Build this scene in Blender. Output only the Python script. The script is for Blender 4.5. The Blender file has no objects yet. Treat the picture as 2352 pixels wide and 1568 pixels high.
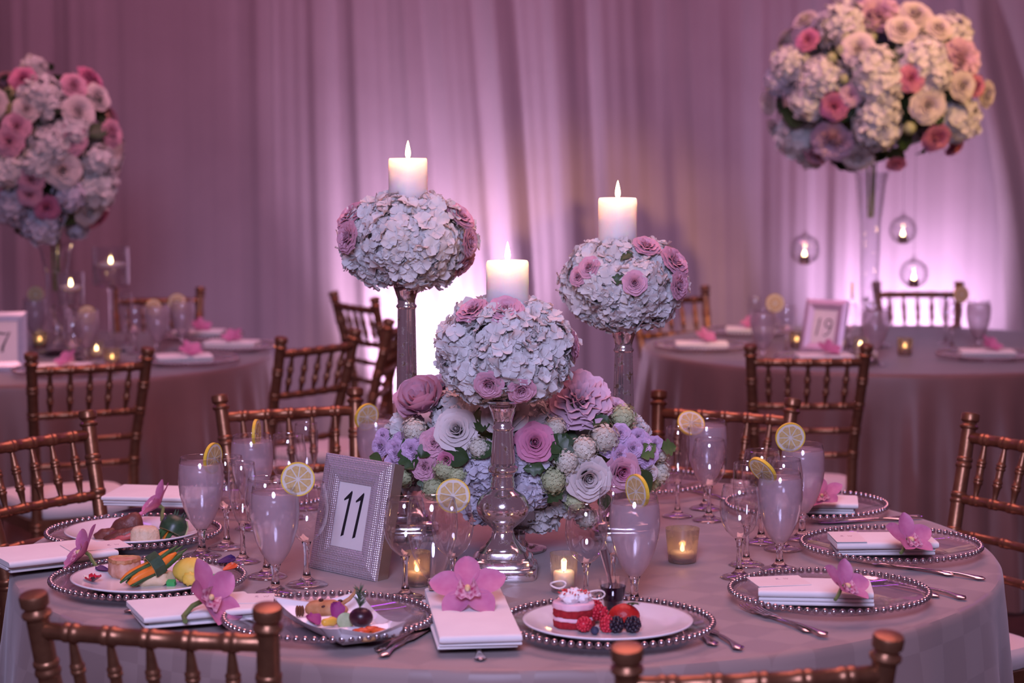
import bpy, math, random
from mathutils import Vector, Matrix, Euler
R = math.radians
random.seed(11)
SC = bpy.context.scene
COL = SC.collection

# ---------------------------------------------------------------- camera
F_PX, PITCH, CAM = 5000.0, R(5.69), Vector((0.010, -3.988, 1.545))
cam_d = bpy.data.cameras.new('camera')
cam_d.sensor_width = 36.0
cam_d.lens = F_PX / 2352 * 36
cam_d.clip_end = 60
cam_d.dof.use_dof = True
cam_d.dof.focus_distance = 3.80
cam_d.dof.aperture_fstop = 4.2
cam = bpy.data.objects.new('camera', cam_d)
cam.location = CAM
cam.rotation_euler = (R(90) - PITCH, 0, 0)
COL.objects.link(cam)
SC.camera = cam

# ---------------------------------------------------------------- world, lights, exposure
SC.view_settings.view_transform = 'Standard'
SC.view_settings.look = 'None'
SC.view_settings.gamma = 1.0
SC.view_settings.use_curve_mapping = False
SC.view_settings.exposure = 0.0
SC.cycles.transparent_max_bounces = 14
SC.cycles.max_bounces = 4
SC.cycles.diffuse_bounces = 1
SC.cycles.glossy_bounces = 2
SC.cycles.transmission_bounces = 4
SC.cycles.caustics_reflective = False
SC.cycles.caustics_refractive = False
SC.cycles.sample_clamp_indirect = 4.0
world = bpy.data.worlds.new('hall_world')
SC.world = world
world.use_nodes = True
bg = world.node_tree.nodes['Background']
bg.inputs['Color'].default_value = (0.55, 0.23, 0.39, 1)
bg.inputs['Strength'].default_value = 0.19

def light(name, kind, loc, target, energy, color, size=1.0, size_y=None, spot=None, blend=.8, radius=None):
    d = bpy.data.lights.new(name, kind)
    d.energy = energy
    d.color = color
    if kind == 'AREA':
        d.size = size
        if size_y:
            d.shape = 'RECTANGLE'
            d.size_y = size_y
    if kind == 'SPOT':
        d.spot_size = R(spot)
        d.spot_blend = blend
        d.shadow_soft_size = radius or .05
    if kind == 'POINT':
        d.shadow_soft_size = radius or .01
    o = bpy.data.objects.new(name, d)
    o.location = loc
    if target is not None:
        o.rotation_euler = (Vector(target) - Vector(loc)).to_track_quat('-Z', 'Y').to_euler()
    COL.objects.link(o)
    return o

# ceiling washes of the hall: pink from above, cool lilac from the front, amber pin spots
light('ceiling_wash', 'AREA', (0.3, 0.9, 4.6), (0.0, 0.1, 0), 118, (1.0, .38, .40), 3.0)
light('front_wash', 'SPOT', (-.3, -5.4, 3.3), (.05, .15, .85), 1030, (.60, .58, 1.0), spot=40, blend=.7, radius=.8)
light('drape_wash', 'AREA', (-.3, 2.6, 4.8), (-.3, 5.5, 1.5), 37, (1.0, .39, .76), 3.4, 1.2)
light('pin_spot_roses', 'SPOT', (3.4, .2, 3.6), (1.27, 3.7, 1.6), 620, (1.0, .52, .18), spot=17, radius=.08)
light('pin_spot_table', 'SPOT', (3.2, 6.0, 3.8), (.25, 1.0, .85), 300, (1.0, .44, .18), spot=26, radius=.08)
light('pin_spot_plate', 'SPOT', (3.0, 1.0, 4.2), (.66, 3.55, .78), 380, (1.0, .55, .22), spot=9, radius=.05)
light('pin_spot_side', 'SPOT', (-3.6, 5.0, 3.6), (-.8, 2.4, .7), 260, (1.0, .42, .28), spot=24, radius=.08)
light('purple_led_batten', 'AREA', (.4, 4.7, 4.3), (.2, 0, .8), 7, (.55, .07, 1.0), 4.5, .07)
# purple party lamps high on the side walls
light('purple_lamp_left', 'SPOT', (-3.9, 3.4, 3.2), (0, 0, .9), 30, (.50, .10, 1.0), spot=50, radius=.07)
light('purple_lamp_right', 'SPOT', (3.9, 3.9, 3.0), (0, 0, .9), 30, (.50, .10, 1.0), spot=50, radius=.07)
# floor uplights that wash the drape
light('uplight_centre', 'SPOT', (-.33, 5.17, .10), (-.31, 5.46, .52), 240, (1.0, .68, 1.0), spot=80, blend=1.0, radius=.06)
light('uplight_right', 'SPOT', (1.74, 5.16, .10), (1.74, 5.46, .54), 200, (.96, .64, 1.0), spot=82, blend=1.0, radius=.06)

# ---------------------------------------------------------------- picture -> place
_FW = Vector((0, math.cos(PITCH), -math.sin(PITCH)))
_UP = Vector((0, math.sin(PITCH), math.cos(PITCH)))
def ray(px, py):
    return Vector((1, 0, 0)) * ((px - 1176) / F_PX) + _UP * ((784 - py) / F_PX) + _FW
def on(px, py, z=0.76):
    d = ray(px, py)
    return CAM + d * ((z - CAM.z) / d.z)
def at(px, py, Y):
    d = ray(px, py)
    return CAM + d * ((Y - CAM.y) / d.y)

# ---------------------------------------------------------------- geometry helpers
class G:
    def __init__(self):
        self.v, self.f = [], []
    def add(self, v, f, m=None):
        n = len(self.v)
        self.v += [tuple(m @ Vector(p)) for p in v] if m is not None else [tuple(p) for p in v]
        self.f += [tuple(i + n for i in q) for q in f]
        return self
    def merge(self, g, m=None):
        return self.add(g.v, g.f, m)
    def lathe(self, prof, seg=28, m=None, mod=None):
        v, f, rings = [], [], []
        for r, z in prof:
            if r < 1e-6:
                rings.append([len(v)]); v.append((0, 0, z))
            else:
                rings.append(list(range(len(v), len(v) + seg)))
                for i in range(seg):
                    a = 2 * math.pi * i / seg
                    rr = r * (mod(a, z) if mod else 1)
                    v.append((rr * math.cos(a), rr * math.sin(a), z))
        for a, b in zip(rings, rings[1:]):
            for i in range(seg):
                j = (i + 1) % seg
                if len(a) == 1 and len(b) == 1: continue
                if len(a) == 1: f.append((a[0], b[j], b[i]))
                elif len(b) == 1: f.append((a[i], a[j], b[0]))
                else: f.append((a[i], a[j], b[j], b[i]))
        return self.add(v, f, m)
    def tube(self, pts, rad, seg=8, flat=1.0, up=None, caps=True, m=None):
        pts = [Vector(p) for p in pts]
        n = len(pts)
        if not hasattr(rad, '__len__'): rad = [rad] * n
        v, f, prev = [], [], None
        for i, p in enumerate(pts):
            t = (pts[min(i + 1, n - 1)] - pts[max(i - 1, 0)])
            t = t.normalized() if t.length > 1e-9 else Vector((0, 0, 1))
            if up is not None: b = Vector(up)
            elif prev is None: b = Vector((0, 0, 1)) if abs(t.z) < .9 else Vector((1, 0, 0))
            else: b = prev
            s = t.cross(b)
            s = s.normalized() if s.length > 1e-9 else Vector((1, 0, 0))
            u = s.cross(t).normalized()
            prev = u
            r = rad[i]
            rs, ru = r if hasattr(r, '__len__') else (r, r * flat)
            for k in range(seg):
                a = 2 * math.pi * k / seg
                v.append(p + s * (rs * math.cos(a)) + u * (ru * math.sin(a)))
        for i in range(n - 1):
            for k in range(seg):
                l = (k + 1) % seg
                f.append((i * seg + k, i * seg + l, (i + 1) * seg + l, (i + 1) * seg + k))
        if caps:
            f.append(tuple(range(seg - 1, -1, -1)))
            f.append(tuple(range((n - 1) * seg, n * seg)))
        return self.add(v, f, m)
    def ball(self, c=(0, 0, 0), r=(1, 1, 1), seg=12, ring=8, m=None, fn=None):
        if not hasattr(r, '__len__'): r = (r, r, r)
        v, f = [], []
        v.append((0, 0, -1))
        for j in range(1, ring):
            t = math.pi * j / ring - math.pi / 2
            for i in range(seg):
                a = 2 * math.pi * i / seg
                v.append((math.cos(t) * math.cos(a), math.cos(t) * math.sin(a), math.sin(t)))
        v.append((0, 0, 1))
        for i in range(seg):
            f.append((0, 1 + (i + 1) % seg, 1 + i))
            b = 1 + (ring - 2) * seg
            f.append((len(v) - 1, b + i, b + (i + 1) % seg))
        for j in range(ring - 2):
            for i in range(seg):
                a, b = 1 + j * seg, 1 + (j + 1) * seg
                f.append((a + i, a + (i + 1) % seg, b + (i + 1) % seg, b + i))
        if fn: v = [tuple(Vector(p) * fn(p)) for p in v]
        v = [(c[0] + p[0] * r[0], c[1] + p[1] * r[1], c[2] + p[2] * r[2]) for p in v]
        return self.add(v, f, m)
    def box(self, x0, x1, y0, y1, z0, z1, m=None):
        v = [(x, y, z) for z in (z0, z1) for y in (y0, y1) for x in (x0, x1)]
        f = [(0, 2, 3, 1), (4, 5, 7, 6), (0, 1, 5, 4), (2, 6, 7, 3), (0, 4, 6, 2), (1, 3, 7, 5)]
        return self.add(v, f, m)
    def prism(self, outline, y0, y1, m=None):          # outline in x,z ; thickness along y
        n = len(outline)
        v = [(x, y0, z) for x, z in outline] + [(x, y1, z) for x, z in outline]
        f = [tuple(range(n)), tuple(range(2 * n - 1, n - 1, -1))]
        f += [(i, i + n, (i + 1) % n + n, (i + 1) % n) for i in range(n)]
        return self.add(v, f, m)
    def sheet(self, fn, nu, nv, closed_u=False, m=None, thick=0):
        v = [fn(i / nu, j / nv) for j in range(nv + 1) for i in range(nu + 1)]
        w = nu + 1
        f = [(j * w + i, j * w + i + 1, (j + 1) * w + i + 1, (j + 1) * w + i) for j in range(nv) for i in range(nu)]
        return self.add(v, f, m)
    def mesh(self, name, angle=40):
        me = bpy.data.meshes.new(name)
        me.from_pydata(self.v, [], self.f)
        me.validate()
        me.update()
        me.shade_smooth()
        if angle: me.set_sharp_from_angle(angle=R(angle))
        return me

def T(x=0, y=0, z=0): return Matrix.Translation((x, y, z))
def RZ(a): return Matrix.Rotation(a, 4, 'Z')
def RX(a): return Matrix.Rotation(a, 4, 'X')
def RY(a): return Matrix.Rotation(a, 4, 'Y')
def S(a, b=None, c=None):
    b = a if b is None else b
    return Matrix.Diagonal((a, b, a if c is None else c, 1))
def face(n, p=(0, 0, 0), spin=0.0):                    # local +Z looks along n
    return Matrix.Translation(p) @ Vector(n).to_track_quat('Z', 'Y').to_matrix().to_4x4() @ RZ(spin)

def obj(name, geo, mat, parent=None, m=None, angle=40):
    me = geo.mesh(name, angle) if isinstance(geo, G) else geo
    if mat is not None and not me.materials: me.materials.append(mat)
    o = bpy.data.objects.new(name, me)
    COL.objects.link(o)
    if parent is not None: o.parent = parent
    if m is not None: o.matrix_basis = m
    return o
def tag(o, label, cat, group=None, kind=None):
    if label: o['label'] = label
    if cat: o['category'] = cat
    if group: o['group'] = group
    if kind: o['kind'] = kind
    return o
def thing(name, label, cat, loc=(0, 0, 0), rz=0.0, group=None, m=None):
    o = bpy.data.objects.new(name, None)
    o.empty_display_size = .05
    COL.objects.link(o)
    if m is not None: o.matrix_basis = m
    else:
        o.location = loc
        o.rotation_euler = (0, 0, rz)
    return tag(o, label, cat, group)
def dup(root, label, group=None, loc=None, rz=0.0, m=None):
    r = root.copy(); COL.objects.link(r)
    if m is not None: r.matrix_basis = m
    else:
        r.location = loc
        r.rotation_euler = (0, 0, rz)
    r['label'] = label
    if group: r['group'] = group
    for ch in list(root.children):
        c = ch.copy(); COL.objects.link(c); c.parent = r
        for gc in list(ch.children):
            d = gc.copy(); COL.objects.link(d); d.parent = c
    return r

# ---------------------------------------------------------------- materials
MATS = {}
def _nt(name):
    m = bpy.data.materials.new(name)
    m.use_nodes = True
    nt = m.node_tree
    return m, nt, nt.nodes['Principled BSDF'], nt.nodes.new, nt.links.new
def rgb(c): return (*c, 1)
def mat(name, c1, c2=None, scale=30, rough=.5, metal=0.0, bump=0.0, bscale=None, sss=0.0, sssr=None, sheen=0.0,
        trans=0.0, rnd=0.0, thin=0.0, spec=.5, detail=3, ior=1.45, coat=0.0):
    if name in MATS: return MATS[name]
    m, nt, p, N, L = _nt(name)
    c2 = c2 or tuple(min(1, x * 1.12) for x in c1)
    tc = N('ShaderNodeTexCoord')
    nz = N('ShaderNodeTexNoise'); nz.inputs['Scale'].default_value = scale; nz.inputs['Detail'].default_value = detail
    L(tc.outputs['Object'], nz.inputs['Vector'])
    mx = N('ShaderNodeMix'); mx.data_type = 'RGBA'
    mx.inputs[6].default_value = rgb(c1); mx.inputs[7].default_value = rgb(c2)
    rp = N('ShaderNodeMapRange'); rp.inputs[1].default_value = .3; rp.inputs[2].default_value = .7
    L(nz.outputs['Fac'], rp.inputs[0]); L(rp.outputs[0], mx.inputs[0])
    out = mx.outputs[2]
    if rnd:
        oi = N('ShaderNodeObjectInfo'); hs = N('ShaderNodeHueSaturation')
        mr = N('ShaderNodeMapRange'); mr.inputs[3].default_value = 1 - rnd; mr.inputs[4].default_value = 1 + rnd * .4
        L(oi.outputs['Random'], mr.inputs[0]); L(mr.outputs[0], hs.inputs['Value']); L(out, hs.inputs['Color'])
        out = hs.outputs[0]
    L(out, p.inputs['Base Color'])
    p.inputs['Roughness'].default_value = rough
    p.inputs['Metallic'].default_value = metal
    p.inputs['Specular IOR Level'].default_value = spec
    p.inputs['IOR'].default_value = ior
    if trans: p.inputs['Transmission Weight'].default_value = trans
    if coat: p.inputs['Coat Weight'].default_value = coat
    if sheen:
        p.inputs['Sheen Weight'].default_value = sheen
        p.inputs['Sheen Roughness'].default_value = .4
    if sss:
        p.inputs['Subsurface Weight'].default_value = sss
        p.inputs['Subsurface Radius'].default_value = sssr or (.02, .012, .008)
        p.inputs['Subsurface Scale'].default_value = 1.0
    if bump:
        bz = N('ShaderNodeTexNoise'); bz.inputs['Scale'].default_value = bscale or scale * 2
        L(tc.outputs['Object'], bz.inputs['Vector'])
        bp = N('ShaderNodeBump'); bp.inputs['Strength'].default_value = bump; bp.inputs['Distance'].default_value = .004
        L(bz.outputs['Fac'], bp.inputs['Height']); L(bp.outputs[0], p.inputs['Normal'])
    if thin:                                            # thin petals and cloth let some light through
        tr = N('ShaderNodeBsdfTranslucent'); L(out, tr.inputs['Color'])
        ms = N('ShaderNodeMixShader'); ms.inputs[0].default_value = thin
        L(p.outputs[0], ms.inputs[1]); L(tr.outputs[0], ms.inputs[2])
        L(ms.outputs[0], nt.nodes['Material Output'].inputs['Surface'])
    MATS[name] = m
    return m

def thin_glass(name, tint=(.97, .97, .98), base=.05, edge=.75, rough=.02, power=3.0, haze=0.0, haze_col=(.9, .88, .95)):
    m = bpy.data.materials.new(name); m.use_nodes = True
    nt = m.node_tree; nt.nodes.clear(); N, L = nt.nodes.new, nt.links.new
    out = N('ShaderNodeOutputMaterial')
    lw = N('ShaderNodeLayerWeight'); lw.inputs['Blend'].default_value = .5
    pw = N('ShaderNodeMath'); pw.operation = 'POWER'; pw.inputs[1].default_value = power
    L(lw.outputs['Facing'], pw.inputs[0])
    mr = N('ShaderNodeMapRange'); mr.inputs[3].default_value = base; mr.inputs[4].default_value = edge
    L(pw.outputs[0], mr.inputs[0])
    tr = N('ShaderNodeBsdfTransparent'); tr.inputs[0].default_value = rgb(tint)
    gl = N('ShaderNodeBsdfGlossy'); gl.inputs['Color'].default_value = (1, 1, 1, 1); gl.inputs['Roughness'].default_value = rough
    mx = N('ShaderNodeMixShader'); L(mr.outputs[0], mx.inputs[0]); L(tr.outputs[0], mx.inputs[1]); L(gl.outputs[0], mx.inputs[2])
    res = mx.outputs[0]
    if haze:
        nz = N('ShaderNodeTexNoise'); nz.inputs['Scale'].default_value = 40
        tc = N('ShaderNodeTexCoord'); L(tc.outputs['Object'], nz.inputs['Vector'])
        hr = N('ShaderNodeMapRange'); hr.inputs[3].default_value = haze * .75; hr.inputs[4].default_value = min(1, haze * 1.25)
        L(nz.outputs['Fac'], hr.inputs[0])
        df = N('ShaderNodeBsdfDiffuse'); df.inputs[0].default_value = rgb(haze_col)
        tl = N('ShaderNodeBsdfTranslucent'); tl.inputs[0].default_value = rgb(haze_col)
        a = N('ShaderNodeMixShader'); a.inputs[0].default_value = .5; L(df.outputs[0], a.inputs[1]); L(tl.outputs[0], a.inputs[2])
        g2 = N('ShaderNodeBsdfGlossy'); g2.inputs['Roughness'].default_value = .28
        a2 = N('ShaderNodeMixShader'); a2.inputs[0].default_value = .12; L(a.outputs[0], a2.inputs[1]); L(g2.outputs[0], a2.inputs[2])
        b = N('ShaderNodeMixShader'); L(hr.outputs[0], b.inputs[0]); L(res, b.inputs[1]); L(a2.outputs[0], b.inputs[2])
        res = b.outputs[0]
    L(res, out.inputs[0])
    MATS[name] = m
    return m

def emit(name, col, strength):
    m = bpy.data.materials.new(name); m.use_nodes = True
    nt = m.node_tree; nt.nodes.clear(); N, L = nt.nodes.new, nt.links.new
    e = N('ShaderNodeEmission'); e.inputs[0].default_value = rgb(col); e.inputs[1].default_value = strength
    o = N('ShaderNodeOutputMaterial'); L(e.outputs[0], o.inputs[0])
    return m

def cloth(name, c1, c2, size, rough1=.62, rough2=.45):   # damask cloth woven in squares with a fine thread
    m, nt, p, N, L = _nt(name)
    tc = N('ShaderNodeTexCoord')
    mp = N('ShaderNodeMapping'); mp.inputs['Rotation'].default_value = (0, 0, R(38)); mp.inputs['Location'].default_value = (.013, .02, .031)
    L(tc.outputs['Object'], mp.inputs[0])
    ck = N('ShaderNodeTexChecker'); ck.inputs['Scale'].default_value = 1 / size
    ck.inputs[1].default_value = rgb(c1); ck.inputs[2].default_value = rgb(c2)
    L(mp.outputs[0], ck.inputs['Vector'])
    L(ck.outputs['Color'], p.inputs['Base Color'])
    mr = N('ShaderNodeMapRange'); mr.inputs[3].default_value = rough1; mr.inputs[4].default_value = rough2
    L(ck.outputs['Fac'], mr.inputs[0]); L(mr.outputs[0], p.inputs['Roughness'])
    p.inputs['Sheen Weight'].default_value = .25
    wv = N('ShaderNodeTexNoise'); wv.inputs['Scale'].default_value = 900
    L(tc.outputs['Object'], wv.inputs['Vector'])
    bp = N('ShaderNodeBump'); bp.inputs['Strength'].default_value = .12; bp.inputs['Distance'].default_value = .001
    L(wv.outputs['Fac'], bp.inputs['Height']); L(bp.outputs[0], p.inputs['Normal'])
    return m

def mercury(name, speck=.56, rough=.12):
    m, nt, p, N, L = _nt(name)
    tc = N('ShaderNodeTexCoord')
    n1 = N('ShaderNodeTexNoise'); n1.inputs['Scale'].default_value = 55; n1.inputs['Detail'].default_value = 8; n1.inputs['Roughness'].default_value = .7
    L(tc.outputs['Object'], n1.inputs['Vector'])
    st = N('ShaderNodeMapRange'); st.inputs[1].default_value = speck; st.inputs[2].default_value = speck + .03
    L(n1.outputs['Fac'], st.inputs[0])
    mx = N('ShaderNodeMix'); mx.data_type = 'RGBA'; mx.inputs[6].default_value = (.85, .80, .80, 1); mx.inputs[7].default_value = (.17, .09, .055, 1)
    L(st.outputs[0], mx.inputs[0]); L(mx.outputs[2], p.inputs['Base Color'])
    me = N('ShaderNodeMapRange'); me.inputs[3].default_value = .93; me.inputs[4].default_value = .25
    L(st.outputs[0], me.inputs[0]); L(me.outputs[0], p.inputs['Metallic'])
    ro = N('ShaderNodeMapRange'); ro.inputs[3].default_value = rough; ro.inputs[4].default_value = .55
    L(st.outputs[0], ro.inputs[0]); L(ro.outputs[0], p.inputs['Roughness'])
    n2 = N('ShaderNodeTexNoise'); n2.inputs['Scale'].default_value = 38
    L(tc.outputs['Object'], n2.inputs['Vector'])
    bp = N('ShaderNodeBump'); bp.inputs['Strength'].default_value = .22; bp.inputs['Distance'].default_value = .002
    L(n2.outputs['Fac'], bp.inputs['Height']); L(bp.outputs[0], p.inputs['Normal'])
    return m

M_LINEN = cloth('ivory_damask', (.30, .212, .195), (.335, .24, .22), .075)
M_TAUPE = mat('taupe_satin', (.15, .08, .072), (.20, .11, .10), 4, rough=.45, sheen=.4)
M_DRAPE = mat('voile_drape', (.44, .355, .41), (.49, .40, .46), 3, rough=.75, sheen=.3, bump=.1, bscale=300)
M_SATIN = mat('satin_swag', (.46, .40, .43), (.52, .46, .49), 3, rough=.42, sheen=.5)
M_CARPET = mat('dark_carpet', (.05, .025, .03), (.09, .04, .045), 12, rough=.95)
M_GOLD = mat('gold_lacquer', (.24, .108, .06), (.32, .15, .08), 60, rough=.36, metal=.75, bump=.08, bscale=160)
M_CUSH = mat('ivory_cushion', (.74, .65, .63), (.80, .72, .70), 10, rough=.8, sheen=.3)
M_GLASS = thin_glass('clear_glass', base=.09, edge=.95, power=2.3)
M_SOLID = mat('crystal', (.98, .98, .99), (1, 1, 1), 5, rough=.02, trans=1.0, ior=1.46)
M_GLOBE = thin_glass('globe_glass', base=.10, edge=.85, power=1.6)
M_CHARGER = thin_glass('charger_glass', tint=(.965, .94, .965), base=.06, edge=.5, power=2.6, haze=.04)
M_FROST = thin_glass('frosted_glass', base=.06, edge=.75, rough=.12, haze=.32, haze_col=(.98, .80, .86))
M_WATER = thin_glass('iced_water', tint=(.96, .96, .98), base=.04, edge=.3, rough=.08, haze=.24, haze_col=(.98, .84, .90))
M_SILVER = mat('silver_plate', (.66, .60, .60), (.78, .73, .73), 80, rough=.2, metal=1.0)
M_BEAD = mat('silver_bead', (.46, .40, .43), (.56, .50, .53), 80, rough=.12, metal=.92)
M_MERC = mercury('mercury_glass')
M_MERC2 = mercury('mercury_votive', .60, .2)
M_WAX = mat('ivory_wax', (.93, .88, .84), (.95, .90, .86), 8, rough=.45, sss=1.0, sssr=(.045, .034, .026))
M_WICK = mat('burnt_wick', (.02, .015, .01), rough=.9)
M_FLAME = emit('candle_flame', (1.0, .66, .30), 22)
M_NAPKIN = mat('white_napkin', (.86, .82, .80), (.90, .87, .84), 20, rough=.8, sheen=.2, bump=.06, bscale=700)
M_CARD = mat('card_stock', (.84, .78, .76), (.87, .82, .80), 40, rough=.7)
M_INK = mat('black_ink', (.010, .009, .014), (.02, .018, .025), 60, rough=.5)
M_PINKINK = mat('rose_ink', (.62, .40, .42), rough=.6)
M_PORC = mat('white_porcelain', (.86, .85, .87), (.90, .89, .91), 12, rough=.14, coat=.4)
M_HYD = mat('white_hydrangea', (.88, .87, .83), (.93, .92, .90), 45, rough=.6, rnd=.10, thin=.25)
M_HYDL = mat('lilac_hydrangea', (.76, .73, .84), (.84, .82, .90), 45, rough=.6, rnd=.10, thin=.25)
M_CORE = mat('flower_core_green', (.58, .60, .46), (.68, .69, .56), 40, rough=.8)  # pale green of the collar under the blooms
M_ROSEP = mat('pink_rose', (.84, .42, .55), (.89, .54, .64), 60, rough=.55, rnd=.12, thin=.22)
M_ROSED = mat('deep_pink_rose', (.78, .24, .42), (.84, .36, .52), 60, rough=.55, rnd=.12, thin=.22)
M_ROSEW = mat('blush_rose', (.89, .79, .75), (.92, .85, .81), 60, rough=.55, rnd=.08, thin=.25)
M_PEONY = mat('pink_peony', (.91, .60, .74), (.94, .70, .80), 60, rough=.55, rnd=.12, thin=.25)
M_LILAC = mat('lilac_stock', (.76, .50, .78), (.84, .62, .85), 80, rough=.55, rnd=.18, thin=.2)
M_VIBC = mat('cream_viburnum', (.78, .76, .58), (.86, .85, .72), 90, rough=.6, rnd=.12, thin=.15)
M_VIBG = mat('green_viburnum', (.52, .60, .30), (.64, .70, .42), 90, rough=.6, rnd=.12, thin=.15)
M_LEAF = mat('green_leaf', (.035, .075, .025), (.06, .12, .04), 50, rough=.42, rnd=.25, thin=.12)
M_LEAFL = mat('fresh_leaf', (.10, .18, .05), (.16, .26, .08), 50, rough=.45, rnd=.2, thin=.15)
M_STEM = mat('green_stem', (.14, .20, .06), (.22, .28, .09), 50, rough=.5)
M_ORCH = mat('orchid_pink', (.62, .17, .38), (.78, .36, .56), 35, rough=.5, thin=.3)
M_ORCHL = mat('orchid_lip', (.84, .56, .66), (.40, .02, .13), 140, rough=.5, thin=.15)
M_ORCHY = mat('orchid_column', (.80, .55, .25), (.86, .66, .40), 80, rough=.5)
M_RIND = mat('lemon_rind', (.84, .56, .04), (.90, .66, .08), 180, rough=.35, bump=.2, bscale=500)
M_PITH = mat('lemon_pith', (.90, .84, .70), (.93, .88, .76), 80, rough=.6, thin=.2)
M_PULP = mat('lemon_pulp', (.82, .58, .22), (.90, .70, .34), 220, rough=.25, thin=.3)

# ================================================================ the setting
def plane_obj(name, x0, x1, y0, y1, z, m, thick=.1):
    g = G().box(x0, x1, y0, y1, z - thick, z)
    o = obj(name, g, m, angle=None); o['kind'] = 'structure'
    return o
plane_obj('floor', -6, 6, -7, 6.4, 0, M_CARPET)
wb = obj('wall_back', G().box(-6, 6, 6.2, 6.4, 0, 5.0), mat('dark_plaster', (.16, .12, .14), rough=.9)); wb['kind'] = 'structure'

def fold(x, z):
    """depth of the gathered voile at x, z: one continuous run of soft folds"""
    w = x + .16 * math.exp(-((x + .15) / .55) ** 2) * (z / 2.2 - .35) - .10 * math.exp(-((x - .75) / .3) ** 2) * (1 - z / 2.5)
    t = 2 * math.pi * w / .235
    a = .0145 * (1 + .55 * math.sin(1.9 * w + 1.1) + .3 * math.sin(5.3 * w))
    return a * (math.sin(t + 1.6 * math.sin(2.1 * w + .25 * z)) + .45 * math.sin(1.71 * t + 1.2 * math.sin(3.1 * w) + .3 * z) + .16 * math.sin(3.9 * t + 2 * math.sin(4 * w)))
_dn = [0]
def drape(x0, x1, label, y=5.5, top=4.4):
    _dn[0] += 1
    off = .004 * (_dn[0] % 2)
    g = G().sheet(lambda u, v: (x0 + (x1 - x0) * u, y - off - fold(x0 + (x1 - x0) * u, .012 + top * v), .012 + top * v), int((x1 - x0) * 110), 40)
    g.add([(a, b + .003, c) for a, b, c in g.v], [tuple(reversed(q)) for q in g.f])
    return tag(obj('drape_panel', g, M_DRAPE, angle=None), label, 'curtain', 'sheer floor-length drapes along the back wall')
drape(-3.7, -1.92, 'sheer mauve-lit drape panel behind the tall roses at the far left')
drape(-1.925, -1.02, 'sheer mauve-lit drape panel right of the tall left flower arrangement')
drape(-1.025, -.52, 'narrow sheer drape panel left of the tallest candle')
drape(-.525, .34, 'sheer drape panel glowing white from the uplight behind the candles')
drape(.335, 1.14, 'sheer drape panel between the right candle and the tall right roses')
drape(1.135, 2.66, 'sheer drape panel glowing lilac behind the hanging candle globes')
drape(2.655, 3.9, 'sheer drape panel at the far right behind the satin swag')
def swag():
    rn = random.Random(5)
    def fn(u, v):
        z = .02 + 4.35 * v
        cx = 2.30 - .20 * math.exp(-((v - .55) / .25) ** 2) + .12 * (1 - v)
        w = .50 + .10 * abs(v - .3)
        d = .05 * math.sin(u * 15.5 + .6 * math.sin(3 * v)) + .025 * math.sin(9 * v + 5 * u) + .02 * math.sin(23 * v + 8 * u)
        return (cx + w * (u - .5), 5.33 - .11 * math.sin(math.pi * u) - d, z)
    g = G().sheet(fn, 60, 90)
    g.add([(a, b + .006, c) for a, b, c in g.v], [tuple(reversed(q)) for q in g.f])
    tag(obj('satin_swag', g, M_SATIN, angle=None), 'crinkled satin swag hanging in front of the drapes at the right edge', 'curtain')
swag()

def uplight(x, y, label):
    t = thing('uplight', label, 'uplight', (x, y, 0), 0, 'floor uplights')
    body = mat('black_metal', (.02, .02, .022), rough=.5, metal=.6)
    obj('housing', G().lathe([(0, .012), (.07, .012), (.085, .03), (.085, .075), (.078, .078), (.070, .060), (0, .060)], 24), body, t)
    obj('lens', G().lathe([(0, .061), (.069, .061), (.069, .066), (0, .066)], 24), emit('uplight_lens', (.95, .6, 1.0), 8) if 'ul' not in MATS else MATS['ul'], t)
    for a in (0, math.pi * 2 / 3, math.pi * 4 / 3):
        obj('foot', G().lathe([(0, 0), (.012, 0), (.012, .014), (0, .014)], 10, T(.06 * math.cos(a), .06 * math.sin(a), 0)), body, t)
uplight(-.33, 5.17, 'black floor uplight behind the flower centrepiece washing the drape')
uplight(1.74, 5.16, 'black floor uplight behind the right table washing the drape')

# ---------------------------------------------------------------- tables and cloths
def round_table(x, y, rad, label, cl_label, m, folds, seed):
    t = thing('banquet_table', label, 'table', (x, y, 0), 0, 'round banquet tables')
    wood = mat('plywood_top', (.32, .2, .11), (.42, .28, .16), 8, rough=.6)
    steel = mat('grey_steel', (.3, .3, .31), rough=.4, metal=.9)
    obj('tabletop', G().lathe([(0, .722), (rad - .012, .722), (rad - .008, .728), (rad - .008, .748), (rad - .012, .753), (0, .753)], 64), wood, t)
    for a in (45, 135, 225, 315):
        cx, cy = .5 * math.cos(R(a)), .5 * math.sin(R(a))
        obj('leg', G().tube([(cx, cy, .002), (cx, cy, .722)], .016, 10), steel, t)
    rn = random.Random(seed)
    ph = [rn.random() * 6.28 for _ in range(5)]
    seg = 300
    prof = [(0, .760)] + [(rad * k / 8, .760) for k in range(1, 8)] + [(rad - .02, .760), (rad - .008, .7595), (rad, .7575), (rad + .004, .752), (rad + .006, .742), (rad + .008, .72)]
    prof += [(rad + .010 + .07 * (1 - z / .72) ** 1.1, z) for z in [.68, .62, .55, .47, .39, .31, .23, .15, .08, .008]]
    def mod(a, z):
        if z > .7574: return 1.0
        k = min(1, (.757 - z) / .25)
        d = math.sin(folds * a + ph[0] + .8 * math.sin(3 * a + ph[1])) * .6 + .4 * math.sin(folds * 1.63 // 1 * a + ph[2] + 1.3 * math.sin(2 * a + ph[3]))
        return 1 + d * k * (.012 + .030 * max(0, (.757 - z))) / 1.0
    cl = obj('tablecloth', G().lathe(prof, seg, mod=mod), m, m=T(x, y, 0))
    tag(cl, cl_label, 'tablecloth', 'floor-length round tablecloths')
TR = .896
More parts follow.
